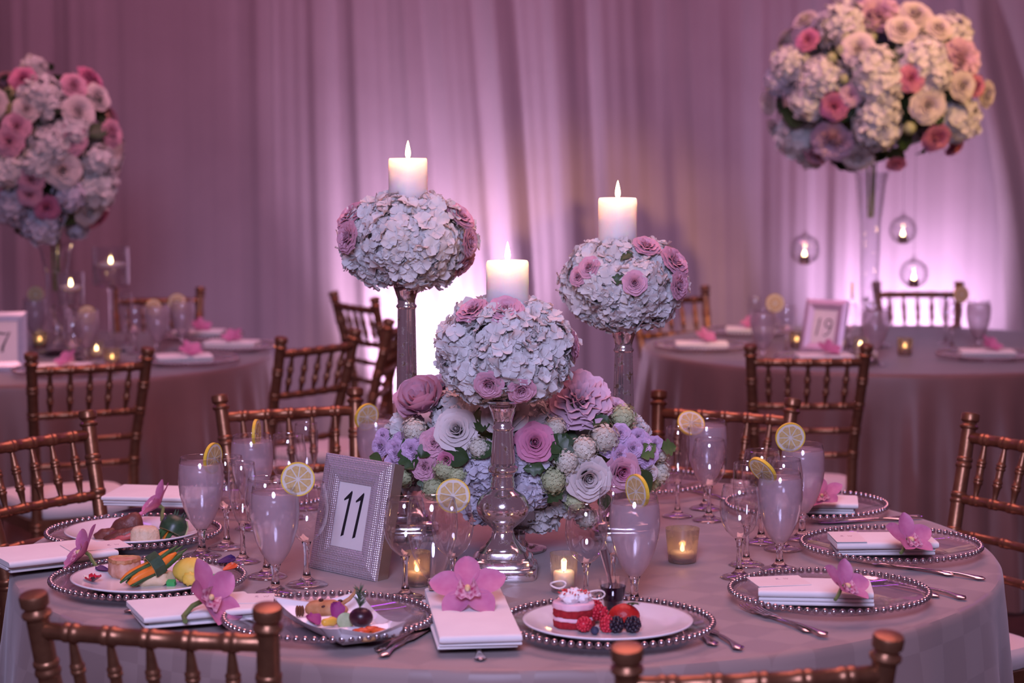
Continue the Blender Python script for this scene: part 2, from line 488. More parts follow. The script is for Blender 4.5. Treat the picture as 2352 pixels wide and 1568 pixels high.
round_table(0, 0, TR, 'large round banquet table in the foreground under the ivory damask cloth', 'ivory damask cloth with woven squares on the foreground table', M_LINEN, 23, 1)
T7 = Vector((-1.70, 3.42, 0)); T19 = Vector((1.34, 3.70, 0))
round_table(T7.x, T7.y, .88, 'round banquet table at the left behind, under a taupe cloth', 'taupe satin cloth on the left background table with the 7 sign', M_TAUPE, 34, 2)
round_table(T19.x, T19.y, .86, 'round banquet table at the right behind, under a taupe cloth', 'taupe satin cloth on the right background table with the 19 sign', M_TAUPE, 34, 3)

# ---------------------------------------------------------------- ballroom chairs
def bamboo(g, pts, r, nodes, amp=1.22, seg=12, ends=(1, 1), m=None):
    """turned bamboo stick along pts; nodes = positions (0..1) of the double rings"""
    pts = [Vector(p) for p in pts]
    ln = [0.0]
    for a, b in zip(pts, pts[1:]): ln.append(ln[-1] + (b - a).length)
    tot = ln[-1]
    def P(s):
        s *= tot
        for i in range(len(pts) - 1):
            if s <= ln[i + 1] + 1e-9:
                k = (s - ln[i]) / max(1e-9, ln[i + 1] - ln[i])
                return pts[i].lerp(pts[i + 1], k)
        return pts[-1]
    w = .0052 / tot
    ss = {0.0: ends[0], 1.0: ends[1]}
    for i in range(1, len(pts) - 1): ss[ln[i] / tot] = 1.0
    for n in nodes:
        for d, k in ((-2.3, 1.0), (-1.9, amp * .97), (-1.2, amp), (-.6, amp * .97), (0, 1.02), (.6, amp * .97), (1.2, amp), (1.9, amp * .97), (2.3, 1.0)):
            s = n + d * w
            if 0 < s < 1: ss[s] = k
    keys = sorted(ss)
    g.tube([P(s) for s in keys], [r * ss[s] for s in keys], seg, m=m)

def make_chair():
    t = thing('ballroom_chair', '', 'chair')
    def post(sx):
        g = G()
        P = [(sx * .150, -.035, .004), (sx * .142, 0, .25), (sx * .139, .004, .44), (sx * .141, -.002, .597), (sx * .145, -.014, .67), (sx * .152, -.032, .743), (sx * .158, -.052, .82), (sx * .163, -.068, .893)]
        bamboo(g, P, .0158, [.25, .47, .665, .745, .83, .915], 1.16)
        dirn = (Vector(P[-1]) - Vector(P[-2])).normalized()
        m = face(dirn, P[-1])
        g.lathe([(.0158, -.004), (.0200, -.001), (.0205, .003), (.0150, .008), (.0142, .0105), (.0195, .0150), (.0200, .027), (.0185, .0305), (.012, .0320), (0, .0325)], 16, m)
        return g
    for sx in (-1, 1): obj('back_post', post(sx), M_GOLD, t)
    def ydx(z):
        tb = [(.597, .141, -.002), (.67, .145, -.014), (.743, .152, -.032), (.872, .1615, -.064)]
        return min(tb, key=lambda q: abs(q[0] - z))
    for z, r, nn in ((.872, .0122, [.15, .325, .5, .675, .85]), (.743, .0105, [.15, .325, .5, .675, .85]), (.67, .0095, [.2, .5, .8]), (.597, .0095, [.2, .5, .8])):
        _, hx, y = ydx(z)
        g = G(); bow = -.012
        pts = [(hx * k, y + bow * (1 - k * k), z) for k in (-1, -.6, -.2, .2, .6, 1)]
        bamboo(g, pts, r, nn, 1.16)
        obj('back_rail', g, M_GOLD, t)
    for k in (-.70, -.35, 0, .35, .70):
        g = G()
        a = Vector((.1615 * k, -.064 - .012 * (1 - k * k), .868)); b = Vector((.152 * k, -.032 - .012 * (1 - k * k), .747))
        def L(s): return a.lerp(b, s)
        prof = [(0, .62), (.08, .62), (.30, 1.0), (.325, 1.05), (.345, 1.3), (.375, 1.3), (.39, 1.08), (.405, 1.3), (.435, 1.3), (.455, 1.02), (.53, 1.0), (.62, 1.02), (.64, 1.28), (.67, 1.28), (.685, 1.06), (.70, 1.28), (.73, 1.28), (.75, 1.0), (.93, .64), (1, .62)]
        g.tube([L(s) for s, _ in prof], [.0082 * q for _, q in prof], 10)
        obj('spindle', g, M_GOLD, t)
    # seat, front legs, stretchers
    g = G(); ring = []
    out = [(-.160, -.012), (.160, -.012), (.190, .335), (-.190, .335)]
    v = []
    for z in (.415, .448):
        for i in range(4):
            p, q, n = Vector(out[i - 1]), Vector(out[i]), Vector(out[(i + 1) % 4])
            for k in range(5):
                s = k / 4
                c = (q + (p - q).normalized() * .03).lerp(q, s).lerp(q.lerp(q + (n - q).normalized() * .03, s), s)
                v.append((c.x, c.y, z))
    n = 20
    f = [(i, (i + 1) % n, (i + 1) % n + n, i + n) for i in range(n)] + [tuple(range(n - 1, -1, -1)), tuple(range(n, 2 * n))]
    obj('seat', G().add(v, f), M_GOLD, t)
    g = G()
    def cush(u, vv):
        a = 2 * math.pi * u
        k = vv * 2
        pr = [(0, .449), (.97, .449), (1.0, .462), (1.0, .476), (.95, .490), (.7, .497), (0, .500)]
        i = min(len(pr) - 2, int(vv * (len(pr) - 1))); s = vv * (len(pr) - 1) - i
        r = pr[i][0] * (1 - s) + pr[i + 1][0] * s; z = pr[i][1] * (1 - s) + pr[i + 1][1] * s
        e = 5.0
        c, sn = math.cos(a), math.sin(a)
        q = (abs(c) ** e + abs(sn) ** e) ** (-1 / e)
        y = .165 + .178 * r * q * sn
        return (.172 * r * q * c * (1 + .09 * (y - .165) / .17), y, z)
    obj('seat_cushion', G().sheet(cush, 40, 12), M_CUSH, t)
    for sx in (-1, 1):
        g = G(); bamboo(g, [(sx * .178, .325, .004), (sx * .174, .315, .416)], .0145, [.3, .62, .93], 1.16)
        obj('front_leg', g, M_GOLD, t)
        g = G(); bamboo(g, [(sx * .143, -.004, .20), (sx * .176, .318, .20)], .0088, [.35, .65], 1.16)
        obj('stretcher', g, M_GOLD, t)
        g = G(); bamboo(g, [(sx * .143, -.002, .29), (sx * .176, .317, .29)], .0088, [.35, .65], 1.16)
        obj('stretcher', g, M_GOLD, t)
    for z in (.23, .31):
        g = G(); bamboo(g, [(-.176, .318, z), (.176, .318, z)], .0088, [.35, .65], 1.16)
        obj('stretcher', g, M_GOLD, t)
    g = G(); bamboo(g, [(-.142, 0, .24), (.142, 0, .24)], .0088, [.35, .65], 1.16)
    obj('stretcher', g, M_GOLD, t)
    return t
CHAIR = make_chair()
_first = [True]
def chair(fin_l, fin_r, back, label, dy=(0, 0)):
    """fin_l / fin_r: pixel of the two finial tops, left and right in the photograph (height .92 m)"""
    a, b = on(*fin_l, z=.92), on(*fin_r, z=.92)
    d = b - a; ang = math.atan2(d.y, d.x)
    mid = (a + b) / 2
    if not back: ang += math.pi                        # the chair looks towards the camera
    off = Vector((math.sin(ang), -math.cos(ang), 0)) * .071
    p = mid - off + Vector((dy[0], dy[1], 0))
    p.z = 0
    if _first[0]:
        _first[0] = False
        CHAIR.location = p; CHAIR.rotation_euler = (0, 0, ang)
        CHAIR['label'] = label; CHAIR['group'] = 'gold ballroom chairs'
        return CHAIR
    return dup(CHAIR, label, 'gold ballroom chairs', p, ang)
chair((92, 1368), (602, 1396), True, 'gold bamboo-style chair at the front left corner, nearest the leftover appetiser dish')
chair((1440, 1489), (2038, 1462), True, 'gold bamboo-style chair at the bottom right, in front of the dessert plate')
chair((-76, 988), (213, 945), False, 'gold bamboo-style chair at the left edge beside the steak plate')
chair((508, 910), (814, 895), False, 'gold bamboo-style chair behind the lemon-water glasses, left of the centrepiece')
chair((1484, 913), (1787, 931), False, 'gold bamboo-style chair facing us behind the right glasses, its top rail lit amber', (.04, .10))
chair((2212, 950), (2500, 998), False, 'gold bamboo-style chair cut off by the right edge beside the foreground table')
chair((70, 814), (340, 801), True, 'gold bamboo-style chair with its back to us at the table with the 7 sign')
chair((1723, 794), (1990, 794), True, 'dark-shaded gold chair with its back to us at the table with the 19 sign')
chair((655, 776), (806, 759), True, 'gold chair turned sideways right of the left background table')
chair((773, 672), (856, 684), True, 'gold chair standing alone by the drape left of the tallest candlestick')
chair((887, 738), (936, 712), True, 'gold chair half hidden behind the stem of the tallest candlestick')
chair((285, 664), (436, 662), False, 'gold chair on the far side of the table with the 7 sign')
chair((1450, 666), (1600, 660), False, 'gold chair on the far left of the table with the 19 sign', (.02, .03))
chair((2020, 649), (2196, 649), False, 'gold chair silhouetted against the bright drape behind the table with the 19 sign')

# ================================================================ flowers
def petal_sheet(w, h, cup, curl, nu=4, nv=4, ruf=0.0, ph=0.0, tip=.0, base=.25):
    def fn(u, v):
        x = (u - .5) * 2
        prof = (base + (1 - base) * math.sin(math.pi * min(1, v * 1.08) * .62)) * (1 if v < .75 else math.sqrt(max(0.0, 1 - ((v - .75) / .25) ** 2 * (.86 - tip * .3))))
        y = h * v * (1 - .05 * x * x)
        return (x * w / 2 * prof, y, cup * x * x * prof + curl * v * v + ruf * math.sin(4.2 * x + ph) * v * v)
    return G().sheet(fn, nu, nv)
def floret_geo(seed, size=.034):
    rn = random.Random(seed)
    g = G()
    h = size / 2
    for k in range(4):
        p = petal_sheet(h * 1.15, h * (.95 + .15 * rn.random()), h * rn.uniform(.06, .36), h * rn.uniform(-.40, .30), 4, 4, h * .14, rn.random() * 6, base=.3)
        g.merge(p, RZ(k * math.pi / 2 + rn.uniform(-.12, .12)) @ RX(rn.uniform(-.05, .25)))
    g.ball((0, 0, h * .05), h * .11, 6, 4)
    return g
FLORET = [floret_geo(i) for i in range(6)]
FLORET_ME = {}
def floret_mesh(i, m):
    k = (i, m.name)
    if k not in FLORET_ME:
        me = FLORET[i].mesh('floret', None); me.materials.append(m); FLORET_ME[k] = me
    return FLORET_ME[k]

def fib(n, rn, jit=.35):
    out = []
    for i in range(n):
        z = 1 - 2 * (i + .5) / n
        a = i * 2.399963 + rn.uniform(-jit, jit)
        r = math.sqrt(max(0, 1 - z * z))
        out.append(Vector((r * math.cos(a), r * math.sin(a), z)))
    return out

def hydrangea(parent, m, rad, n, mt, seed, cut=-.35, name='hydrangea', fl=1.0):
    """a head of florets, local +Z outwards; each floret a sub-part"""
    rn = random.Random(seed)
    core = obj(name, bg_mesh('hydrangea', mt, seed % 4), None, parent, m @ S(rad * .93 / .055))
    inv = S(.055 / (rad * .93))
    for d in fib(n, rn):
        if d.z < cut: continue
        dd = (d + Vector((rn.uniform(-.35, .35), rn.uniform(-.35, .35), rn.uniform(-.35, .35)))).normalized()
        p = d * rad * rn.uniform(.92, 1.06)
        s = rn.uniform(.82, 1.2) * fl
        obj('floret', floret_mesh(rn.randrange(6), mt), None, core, inv @ face(dd, p, rn.random() * 6.28) @ S(s))
    return core
def hydrangea_joined(rad, n, seed, fl=1.0):
    rn = random.Random(seed)
    g = G().ball((0, 0, 0), rad * .8, 10, 7)
    for d in fib(n, rn):
        if d.z < -.6: continue
        dd = (d + Vector((rn.uniform(-.4, .4), rn.uniform(-.4, .4), rn.uniform(-.4, .4)))).normalized()
        g.merge(FLORET[rn.randrange(6)], face(dd, d * rad * rn.uniform(.88, 1.06), rn.random() * 6) @ S(fl * rn.uniform(.85, 1.2)))
    return g

def rose_petal(rb, rt, hgt, ang, curl=0.0, ruf=0.0, seed=0, z0=0.0, nu=7, nv=6):
    rn = random.Random(seed); p1 = rn.random() * 6
    a2 = R(ang) / 2
    def fn(u, v):
        x = (u - .5) * 2
        w = a2 * (.45 + .55 * math.sin(math.pi * (.12 + .55 * v)))
        r = rb + (rt - rb) * v ** 1.25
        z = z0 + hgt * (v - .20 * v * v * x * x * x * x - .10 * v * x * x)
        if v > .72:
            q = (v - .72) / .28
            r += curl * q * q; z -= curl * .55 * q * q
        r += .05 * rb * x + ruf * math.sin(5 * x + p1) * v * v + .03 * x * x * v
        th = x * w
        return (r * math.cos(th), r * math.sin(th), z)
    return G().sheet(fn, nu, nv)
ROSE_KIND = {
    'rose': [(3, .13, .08, .94, 200, .05, .01), (3, .19, .15, .96, 175, .07, .015), (4, .24, .24, .95, 155, .10, .02), (4, .27, .36, .92, 140, .13, .03), (5, .30, .50, .87, 124, .16, .035), (5, .32, .66, .78, 116, .20, .045), (6, .33, .84, .62, 106, .24, .06)],
    'bud': [(3, .12, .11, 1.12, 190, .06, .01), (3, .20, .22, 1.15, 165, .12, .015), (4, .26, .38, 1.10, 140, .16, .02), (4, .32, .58, .98, 130, .2, .03)],
    'spray': [(3, .12, .08, .62, 180, .05, .03), (4, .15, .16, .66, 145, .08, .03), (5, .16, .28, .66, 112, .10, .04), (6, .16, .46, .66, 96, .08, .05), (7, .22, .68, .60, 84, .12, .06), (7, .26, .88, .46, 80, .14, .06), (7, .28, 1.02, .30, 78, .12, .06)],
    'peony': [(4, .06, .14, .70, 120, .02, .05), (7, .12, .30, .84, 84, .05, .07), (9, .18, .48, .86, 70, .06, .09), (9, .24, .68, .80, 66, .08, .10), (9, .28, .86, .64, 66, .08, .10), (8, .30, 1.0, .42, 76, .06, .08), (8, .30, 1.08, .20, 80, .03, .06)],
    'cabbage': [(4, .06, .14, .80, 150, 0, .03), (5, .14, .34, .92, 120, -.04, .04), (5, .22, .58, .98, 118, -.10, .04), (6, .30, .82, .92, 108, -.12, .04), (6, .34, 1.0, .72, 104, -.04, .05)],
}
ROSE_ME = {}
def rose_parts(kind):
    if kind not in ROSE_ME:
        out = []
        for li, (n, rb, rt, h, ang, cu, ru) in enumerate(ROSE_KIND[kind]):
            gs = [rose_petal(rb, rt, h, ang, cu, ru, li * 7 + q + len(kind)) for q in range(2)]
            out.append((n, gs, {}))
        ROSE_ME[kind] = out
    return ROSE_ME[kind]
def _petal_mesh(cache, q, g, m):
    k = (q, m.name)
    if k not in cache:
        me = g.mesh('petal', None); me.materials.append(m); cache[k] = me
    return cache[k]
BUD_ME = {}
def bud_geo(kind):
    """the rolled heart of a rose: a spiral sheet"""
    h = {'rose': .88, 'bud': 1.10, 'spray': .58}[kind]
    def fn(u, v):
        a = u * 4.2 * math.pi
        r = .018 + .080 * u
        return (r * (1 + .25 * (1 - v)) * math.cos(a), r * (1 + .25 * (1 - v)) * math.sin(a), h * (v * (.96 + .06 * math.sin(3 * a) - .05 * u)))
    return G().sheet(fn, 40, 4).ball((0, 0, h * .5), (.085, .085, h * .42), 8, 6)
def rose(parent, m, size, kind, mt, seed, name='rose', inner=None):
    """a rose whose petals are sub-parts; local +Z outwards, size = radius of the open flower"""
    rn = random.Random(seed)
    cup = G().lathe([(0, -.28), (.10, -.26), (.20, -.14), (.30, .02), (.22, .08), (0, .10)], 10)
    c = obj(name, cup, M_STEM, parent, m @ S(size))
    off = rn.random() * 6
    if kind in ('rose', 'bud', 'spray'):
        key = ('bud', (inner or mt).name, kind)
        if key not in BUD_ME:
            me = bud_geo(kind).mesh('bud_heart', None); me.materials.append(inner or mt); BUD_ME[key] = me
        obj('bud_heart', BUD_ME[key], None, c)
    for li, (n, gs, cache) in enumerate(rose_parts(kind)):
        off += .7
        for k in range(n):
            q = rn.randrange(2)
            mm = inner if (inner and li < 3) else mt
            obj('petal', _petal_mesh(cache, q, gs[q], mm), None, c, RZ(off + 2 * math.pi * k / n + rn.uniform(-.1, .1)) @ RY(rn.uniform(-.03, .07)))
    return c
def rose_joined(kind, seed):
    rn = random.Random(seed); g = G().lathe([(0, -.28), (.20, -.14), (.30, .02), (0, .10)], 8); off = 0
    if kind in ('rose', 'bud', 'spray'): g.merge(bud_geo(kind))
    for li, (n, gs, cache) in enumerate(rose_parts(kind)):
        off += .7
        for k in range(n): g.merge(gs[rn.randrange(2)], RZ(off + 2 * math.pi * k / n + rn.uniform(-.1, .1)))
    return g
def viburnum_geo(seed, n=150):
    rn = random.Random(seed); g = G().ball((0, 0, 0), .84, 12, 8)
    for d in fib(n, rn):
        if d.z < -.75: continue
        dd = (d + Vector((rn.uniform(-.3, .3), rn.uniform(-.3, .3), rn.uniform(-.3, .3)))).normalized()
        m = face(dd, d * rn.uniform(.86, 1.02), rn.random() * 6)
        for k in range(5):
            a = k * 1.2566
            g.add([(0, 0, .02), (.09 * math.cos(a - .55), .09 * math.sin(a - .55), .05), (.15 * math.cos(a), .15 * math.sin(a), .03), (.09 * math.cos(a + .55), .09 * math.sin(a + .55), .05)], [(0, 1, 2, 3)], m)
    return g
VIB = [viburnum_geo(i) for i in range(3)]
VIB_ME = {}
def viburnum(parent, m, mt, i):
    k = (i % 3, mt.name)
    if k not in VIB_ME:
        me = VIB[i % 3].mesh('viburnum', None); me.materials.append(mt); VIB_ME[k] = me
    o = obj('viburnum_head', VIB_ME[k], None, parent, m); o['kind'] = 'stuff'
    return o
def leaf_geo(lobes=0, bend=.25):
    pts = []
    n = 12
    def wd(v):
        w = math.sin(math.pi * v ** .8) * .34
        if lobes: w *= .72 + .42 * abs(math.sin(v * math.pi * lobes))
        return w
    def fn(u, v):
        x = (u - .5) * 2
        return (x * wd(v) , v, abs(x) * .10 * (1 - v * .5) - bend * v * v)
    return G().sheet(fn, 4, n)
LEAF = [leaf_geo(0), leaf_geo(3, .15), leaf_geo(4, .35)]
LEAF_ME = {}
def leaf(parent, m, i, mt=None):
    mt = mt or M_LEAF; k = (i % 3, mt.name)
    if k not in LEAF_ME:
        me = LEAF[i % 3].mesh('leaf', None); me.materials.append(mt); LEAF_ME[k] = me
    return obj('leaf', LEAF_ME[k], None, parent, m)

def hit(px, py, c, r):
    """where the line of sight through a pixel meets the ellipsoid: local point and outward normal"""
    d = ray(px, py)
    o = CAM - c
    O = Vector((o.x / r[0], o.y / r[1], o.z / r[2])); D = Vector((d.x / r[0], d.y / r[1], d.z / r[2]))
    A, B, C = D.dot(D), O.dot(D), O.dot(O) - 1
    disc = B * B - A * C
    t = (-B - math.sqrt(disc)) / A if disc > 0 else -B / A
    P = O + D * t
    P = P.normalized() if disc <= 0 else P
    p = Vector((P.x * r[0], P.y * r[1], P.z * r[2]))
    n = Vector((P.x / r[0], P.y / r[1], P.z / r[2])).normalized()
    return p, n

BG_ME = {}
def bg_mesh(kind, mt, v):
    k = (kind, mt.name, v)
    if k not in BG_ME:
        g = hydrangea_joined(.055, 84, v, .78) if kind == 'hydrangea' else (rose_joined(kind, v) if kind in ROSE_KIND else VIB[v % 3])
        me = g.mesh(kind, None); me.materials.append(mt); BG_ME[k] = me
    return BG_ME[k]
# ---------------------------------------------------------------- mercury-glass candlesticks
def candlestick(base, top_z, label, tall):
    x, y = base.x, base.y
    h = top_z - .76
    t = thing('candlestick', label, 'candlestick', (x, y, .76), R(random.Random(tall).uniform(-3, 3)), 'mercury glass candlesticks')
    # square stepped base
    def sq(hw, z, rr=.35):
        v = []
        for i in range(32):
            a = 2 * math.pi * i / 32
            e = 7.0
            q = (abs(math.cos(a)) ** e + abs(math.sin(a)) ** e) ** (-1 / e)
            k = rr
            v.append((hw * math.cos(a) * (q * (1 - k) + k), hw * math.sin(a) * (q * (1 - k) + k), z))
        return v
    steps = [(.0595, 0, .05), (.0605, .003, .05), (.0605, .017, .05), (.059, .020, .05), (.0545, .0215, .05), (.053, .025, .06), (.0525, .032, .06), (.050, .0345, .08), (.045, .036, .1), (.043, .040, .1), (.041, .045, .1), (.036, .048, .15), (.031, .054, .35), (.026, .061, .6), (.0215, .068, .9), (.0190, .076, 1.0)]
    v, f = [], []
    for hw, z, rr in steps: v += sq(hw, z, rr)
    for j in range(len(steps) - 1):
        for i in range(32):
            f.append((j * 32 + i, j * 32 + (i + 1) % 32, (j + 1) * 32 + (i + 1) % 32, (j + 1) * 32 + i))
    f.append(tuple(range(31, -1, -1)))
    obj('base', G().add(v, f), M_MERC, t, angle=30)
    bulb = [(.0190, .076), (.0180, .080), (.0195, .084), (.0245, .088), (.036, .098), (.0445, .110), (.0465, .120), (.045, .129), (.0395, .140), (.031, .147), (.024, .151), (.0215, .154), (.0225, .157), (.0205, .160), (.0215, .164), (.0195, .167), (.0205, .171), (.0190, .174), (.0200, .178), (.0215, .181)]
    obj('bulb', G().lathe(bulb, 36), M_MERC, t, angle=50)
    obj('collar', G().lathe([(.0215, .181), (.0255, .184), (.0268, .188), (.0255, .192), (.0215, .195), (.0215, .199)], 36), M_MERC, t, angle=50)
    top = h
    c0, c1 = .199, top - .050
    col = []
    for k in range(9):
        s = k / 8
        col.append((.0215 - .0045 * s, c0 + (c1 - c0) * s))
    obj('column', G().lathe(col, 60, mod=lambda a, z: 1 + .09 * abs(math.sin(5 * a)) - .06), M_MERC, t, angle=60)
    cup = [(.0170, c1), (.0195, c1 + .003), (.0195, c1 + .006), (.0165, c1 + .009), (.0170, c1 + .018), (.0215, c1 + .032), (.0250, c1 + .042), (.0245, c1 + .046), (.030, c1 + .048), (.047, c1 + .052), (.052, c1 + .056), (.0505, c1 + .057), (.030, c1 + .0525), (0, c1 + .0515)]
    obj('cup', G().lathe(cup, 36, mod=lambda a, z: 1 + .012 * math.sin(5 * a)), M_MERC, t, angle=60)
    return t
def flame(parent, z, h=.028, r=.0052):
    prof = [(0, 0), (.55, .08), (.95, .24), (1.0, .36), (.80, .56), (.45, .80), (.16, .95), (0, 1.0)]
    obj('flame', G().lathe([(a * r, z + b * h) for a, b in prof], 12), M_FLAME, parent, angle=None)
    obj('wick', G().tube([(0, 0, z - .006), (.0004, 0, z + .006), (.0016, 0, z + .011)], .0009, 6), M_WICK, parent)
def pillar(base, z0, z1, label, rad=.0368):
    t = thing('pillar_candle', label, 'candle', (base.x, base.y, z0), 0, 'white pillar candles')
    h = z1 - z0
    wob = lambda a, z: 1 + .008 * math.sin(3 * a + z * 20)
    obj('wax', G().lathe([(0, 0), (rad * .97, 0), (rad, .003), (rad, h * .5), (rad, h - .008), (rad * .985, h - .003), (rad * .94, h), (rad * .80, h - .001), (rad * .55, h - .008), (rad * .30, h - .0105), (0, h - .011)], 40, mod=wob), M_WAX, t, angle=None)
    flame(t, h - .003, .036)
    light('candle_glow', 'POINT', (base.x, base.y, z1 + .018), None, 1.2, (1.0, .52, .28), radius=.007)
    return t
B1 = Vector((-.006, -.235, 0)); B2 = Vector((-.190, .125, 0)); B3 = Vector((.222, .125, 0))
def zat(py, Y): return at(1176, py, Y).z
Z1, Z2, Z3 = zat(922, B1.y), zat(648, B2.y), zat(748, B3.y)
candlestick(B1, Z1, 'short silver mercury-glass candlestick in front of the flower centrepiece', 1)
candlestick(B2, Z2, 'tallest silver mercury-glass candlestick, left of the centrepiece', 2)
candlestick(B3, Z3, 'middle-height silver mercury-glass candlestick, right of the centrepiece', 3)

def flower_ball(base, zb, cpx, cpy, rx, rz, heads, roses, leaves, label, seed, axis_px, candle_top, clabel, crad=.0368):
    c = at(cpx, cpy, base.y)
    t = thing('flower_ball', label, 'flowers', (c.x, c.y, c.z), 0, 'hydrangea balls around the candles')
    rn = random.Random(seed)
    ell = (rx, rx, rz)
    ca = at(axis_px, cpy, base.y)
    # moss collar that holds the flowers around the candle
    inner = crad + .006
    obj('moss_collar', G().lathe([(inner, -rz * .62), (rx * .50, -rz * .62), (rx * .60, -rz * .2), (rx * .58, rz * .3), (rx * .48, rz * .5), (inner, rz * .5), (inner, -rz * .62)], 28, T(ca.x - c.x, 0, 0)), M_CORE, t)
    k = 0
    for hx, hy, hr in heads:
        p, n = hit(hx, hy, c, (rx - hr * .92, rx - hr * .92, rz - hr * .80))
        hydrangea(t, face(n, p), hr, 58, M_HYD, seed * 50 + k, cut=.05, fl=1.0); k += 1
    for a in (35, 90, 145):                            # the heads at the back
        n = Vector((math.cos(R(a)), math.sin(R(a)), .1)); hr = .058
        p = Vector((n.x * (rx - hr * .6), n.y * (rx - hr * .6), 0))
        obj('hydrangea', bg_mesh('hydrangea', M_HYD, k % 4), None, t, face(n, p) @ S(hr / .055)); k += 1
    for i, (px, py, size, kind, mt, push) in enumerate(roses):
        p, n = hit(px, py, c, ell)
        s = size / 5000 * (base.y + 3.988)
        n2 = (n + (CAM - (c + p)).normalized() * push).normalized()
        rose(t, face(n2, p - n2 * s * .05, rn.random() * 6), s, kind, mt, seed * 9 + i)
    for i, (px, py, size, ang) in enumerate(leaves):
        p, n = hit(px, py, c, ell)
        s = size / 5000 * (base.y + 3.988)
        leaf(t, face(n, p - n * .004, R(ang)) @ S(s), i)
    pillar(Vector((ca.x, base.y, 0)), zb + .002, zat(candle_top, base.y), clabel, crad)
flower_ball(B1, Z1, 1161, 806, .112, .088,
    [(1085, 790, .056), (1160, 775, .058), (1235, 790, .058), (1115, 850, .054), (1205, 845, .056), (1265, 850, .05), (1240, 735, .05), (1060, 850, .044), (1160, 825, .054), (1090, 745, .046)],
    [(1125, 878, 32, 'rose', M_ROSEP, .6), (1196, 890, 31, 'rose', M_ROSEP, .6), (1160, 716, 38, 'spray', M_ROSEP, .35), (1087, 717, 36, 'spray', M_ROSEP, .2), (1314, 790, 36, 'spray', M_ROSEP, .1)],
    [(1163, 888, 44, 180), (1170, 900, 40, 20), (1150, 905, 34, 100)],
    'white hydrangea ball with pink roses on the short front candlestick', 3, 1166, 598, 'white pillar candle on the short front candlestick')
flower_ball(B2, Z2, 934, 552, .122, .080,
    [(850, 520, .056), (915, 520, .06), (985, 525, .06), (870, 590, .055), (945, 585, .06), (1010, 590, .056), (835, 580, .045), (905, 475, .05), (1010, 480, .045), (905, 555, .056), (975, 560, .056)],
    [(810, 498, 37, 'spray', M_ROSEP, .35), (802, 545, 33, 'spray', M_ROSEP, .1), (1054, 500, 35, 'spray', M_ROSEP, .25), (1074, 556, 31, 'spray', M_ROSEP, .1), (1070, 606, 33, 'spray', M_ROSEP, .25)],
    [(1052, 600, 36, 150)],
    'white hydrangea ball with pink roses on the tallest candlestick', 4, 938, 363, 'white pillar candle on the tallest candlestick')
flower_ball(B3, Z3, 1434, 650, .110, .080,
    [(1350, 620, .05), (1420, 610, .054), (1490, 620, .054), (1355, 680, .05), (1430, 690, .052), (1500, 690, .056), (1530, 640, .048), (1390, 720, .04), (1340, 590, .042), (1390, 650, .05), (1465, 655, .05)],
    [(1357, 617, 25, 'rose', M_ROSEP, .4), (1333, 636, 22, 'rose', M_ROSEP, .4), (1457, 650, 26, 'rose', M_ROSEP, .6), (1484, 569, 30, 'spray', M_ROSEP, .3), (1546, 604, 36, 'spray', M_ROSEP, .3), (1556, 655, 30, 'spray', M_ROSEP, .2)],
    [(1452, 578, 34, 120), (1436, 640, 36, 90), (1450, 676, 28, 250), (1470, 640, 28, 20)],
    'white hydrangea ball with pink roses on the middle-height candlestick', 5, 1418, 454, 'white pillar candle on the middle-height candlestick')

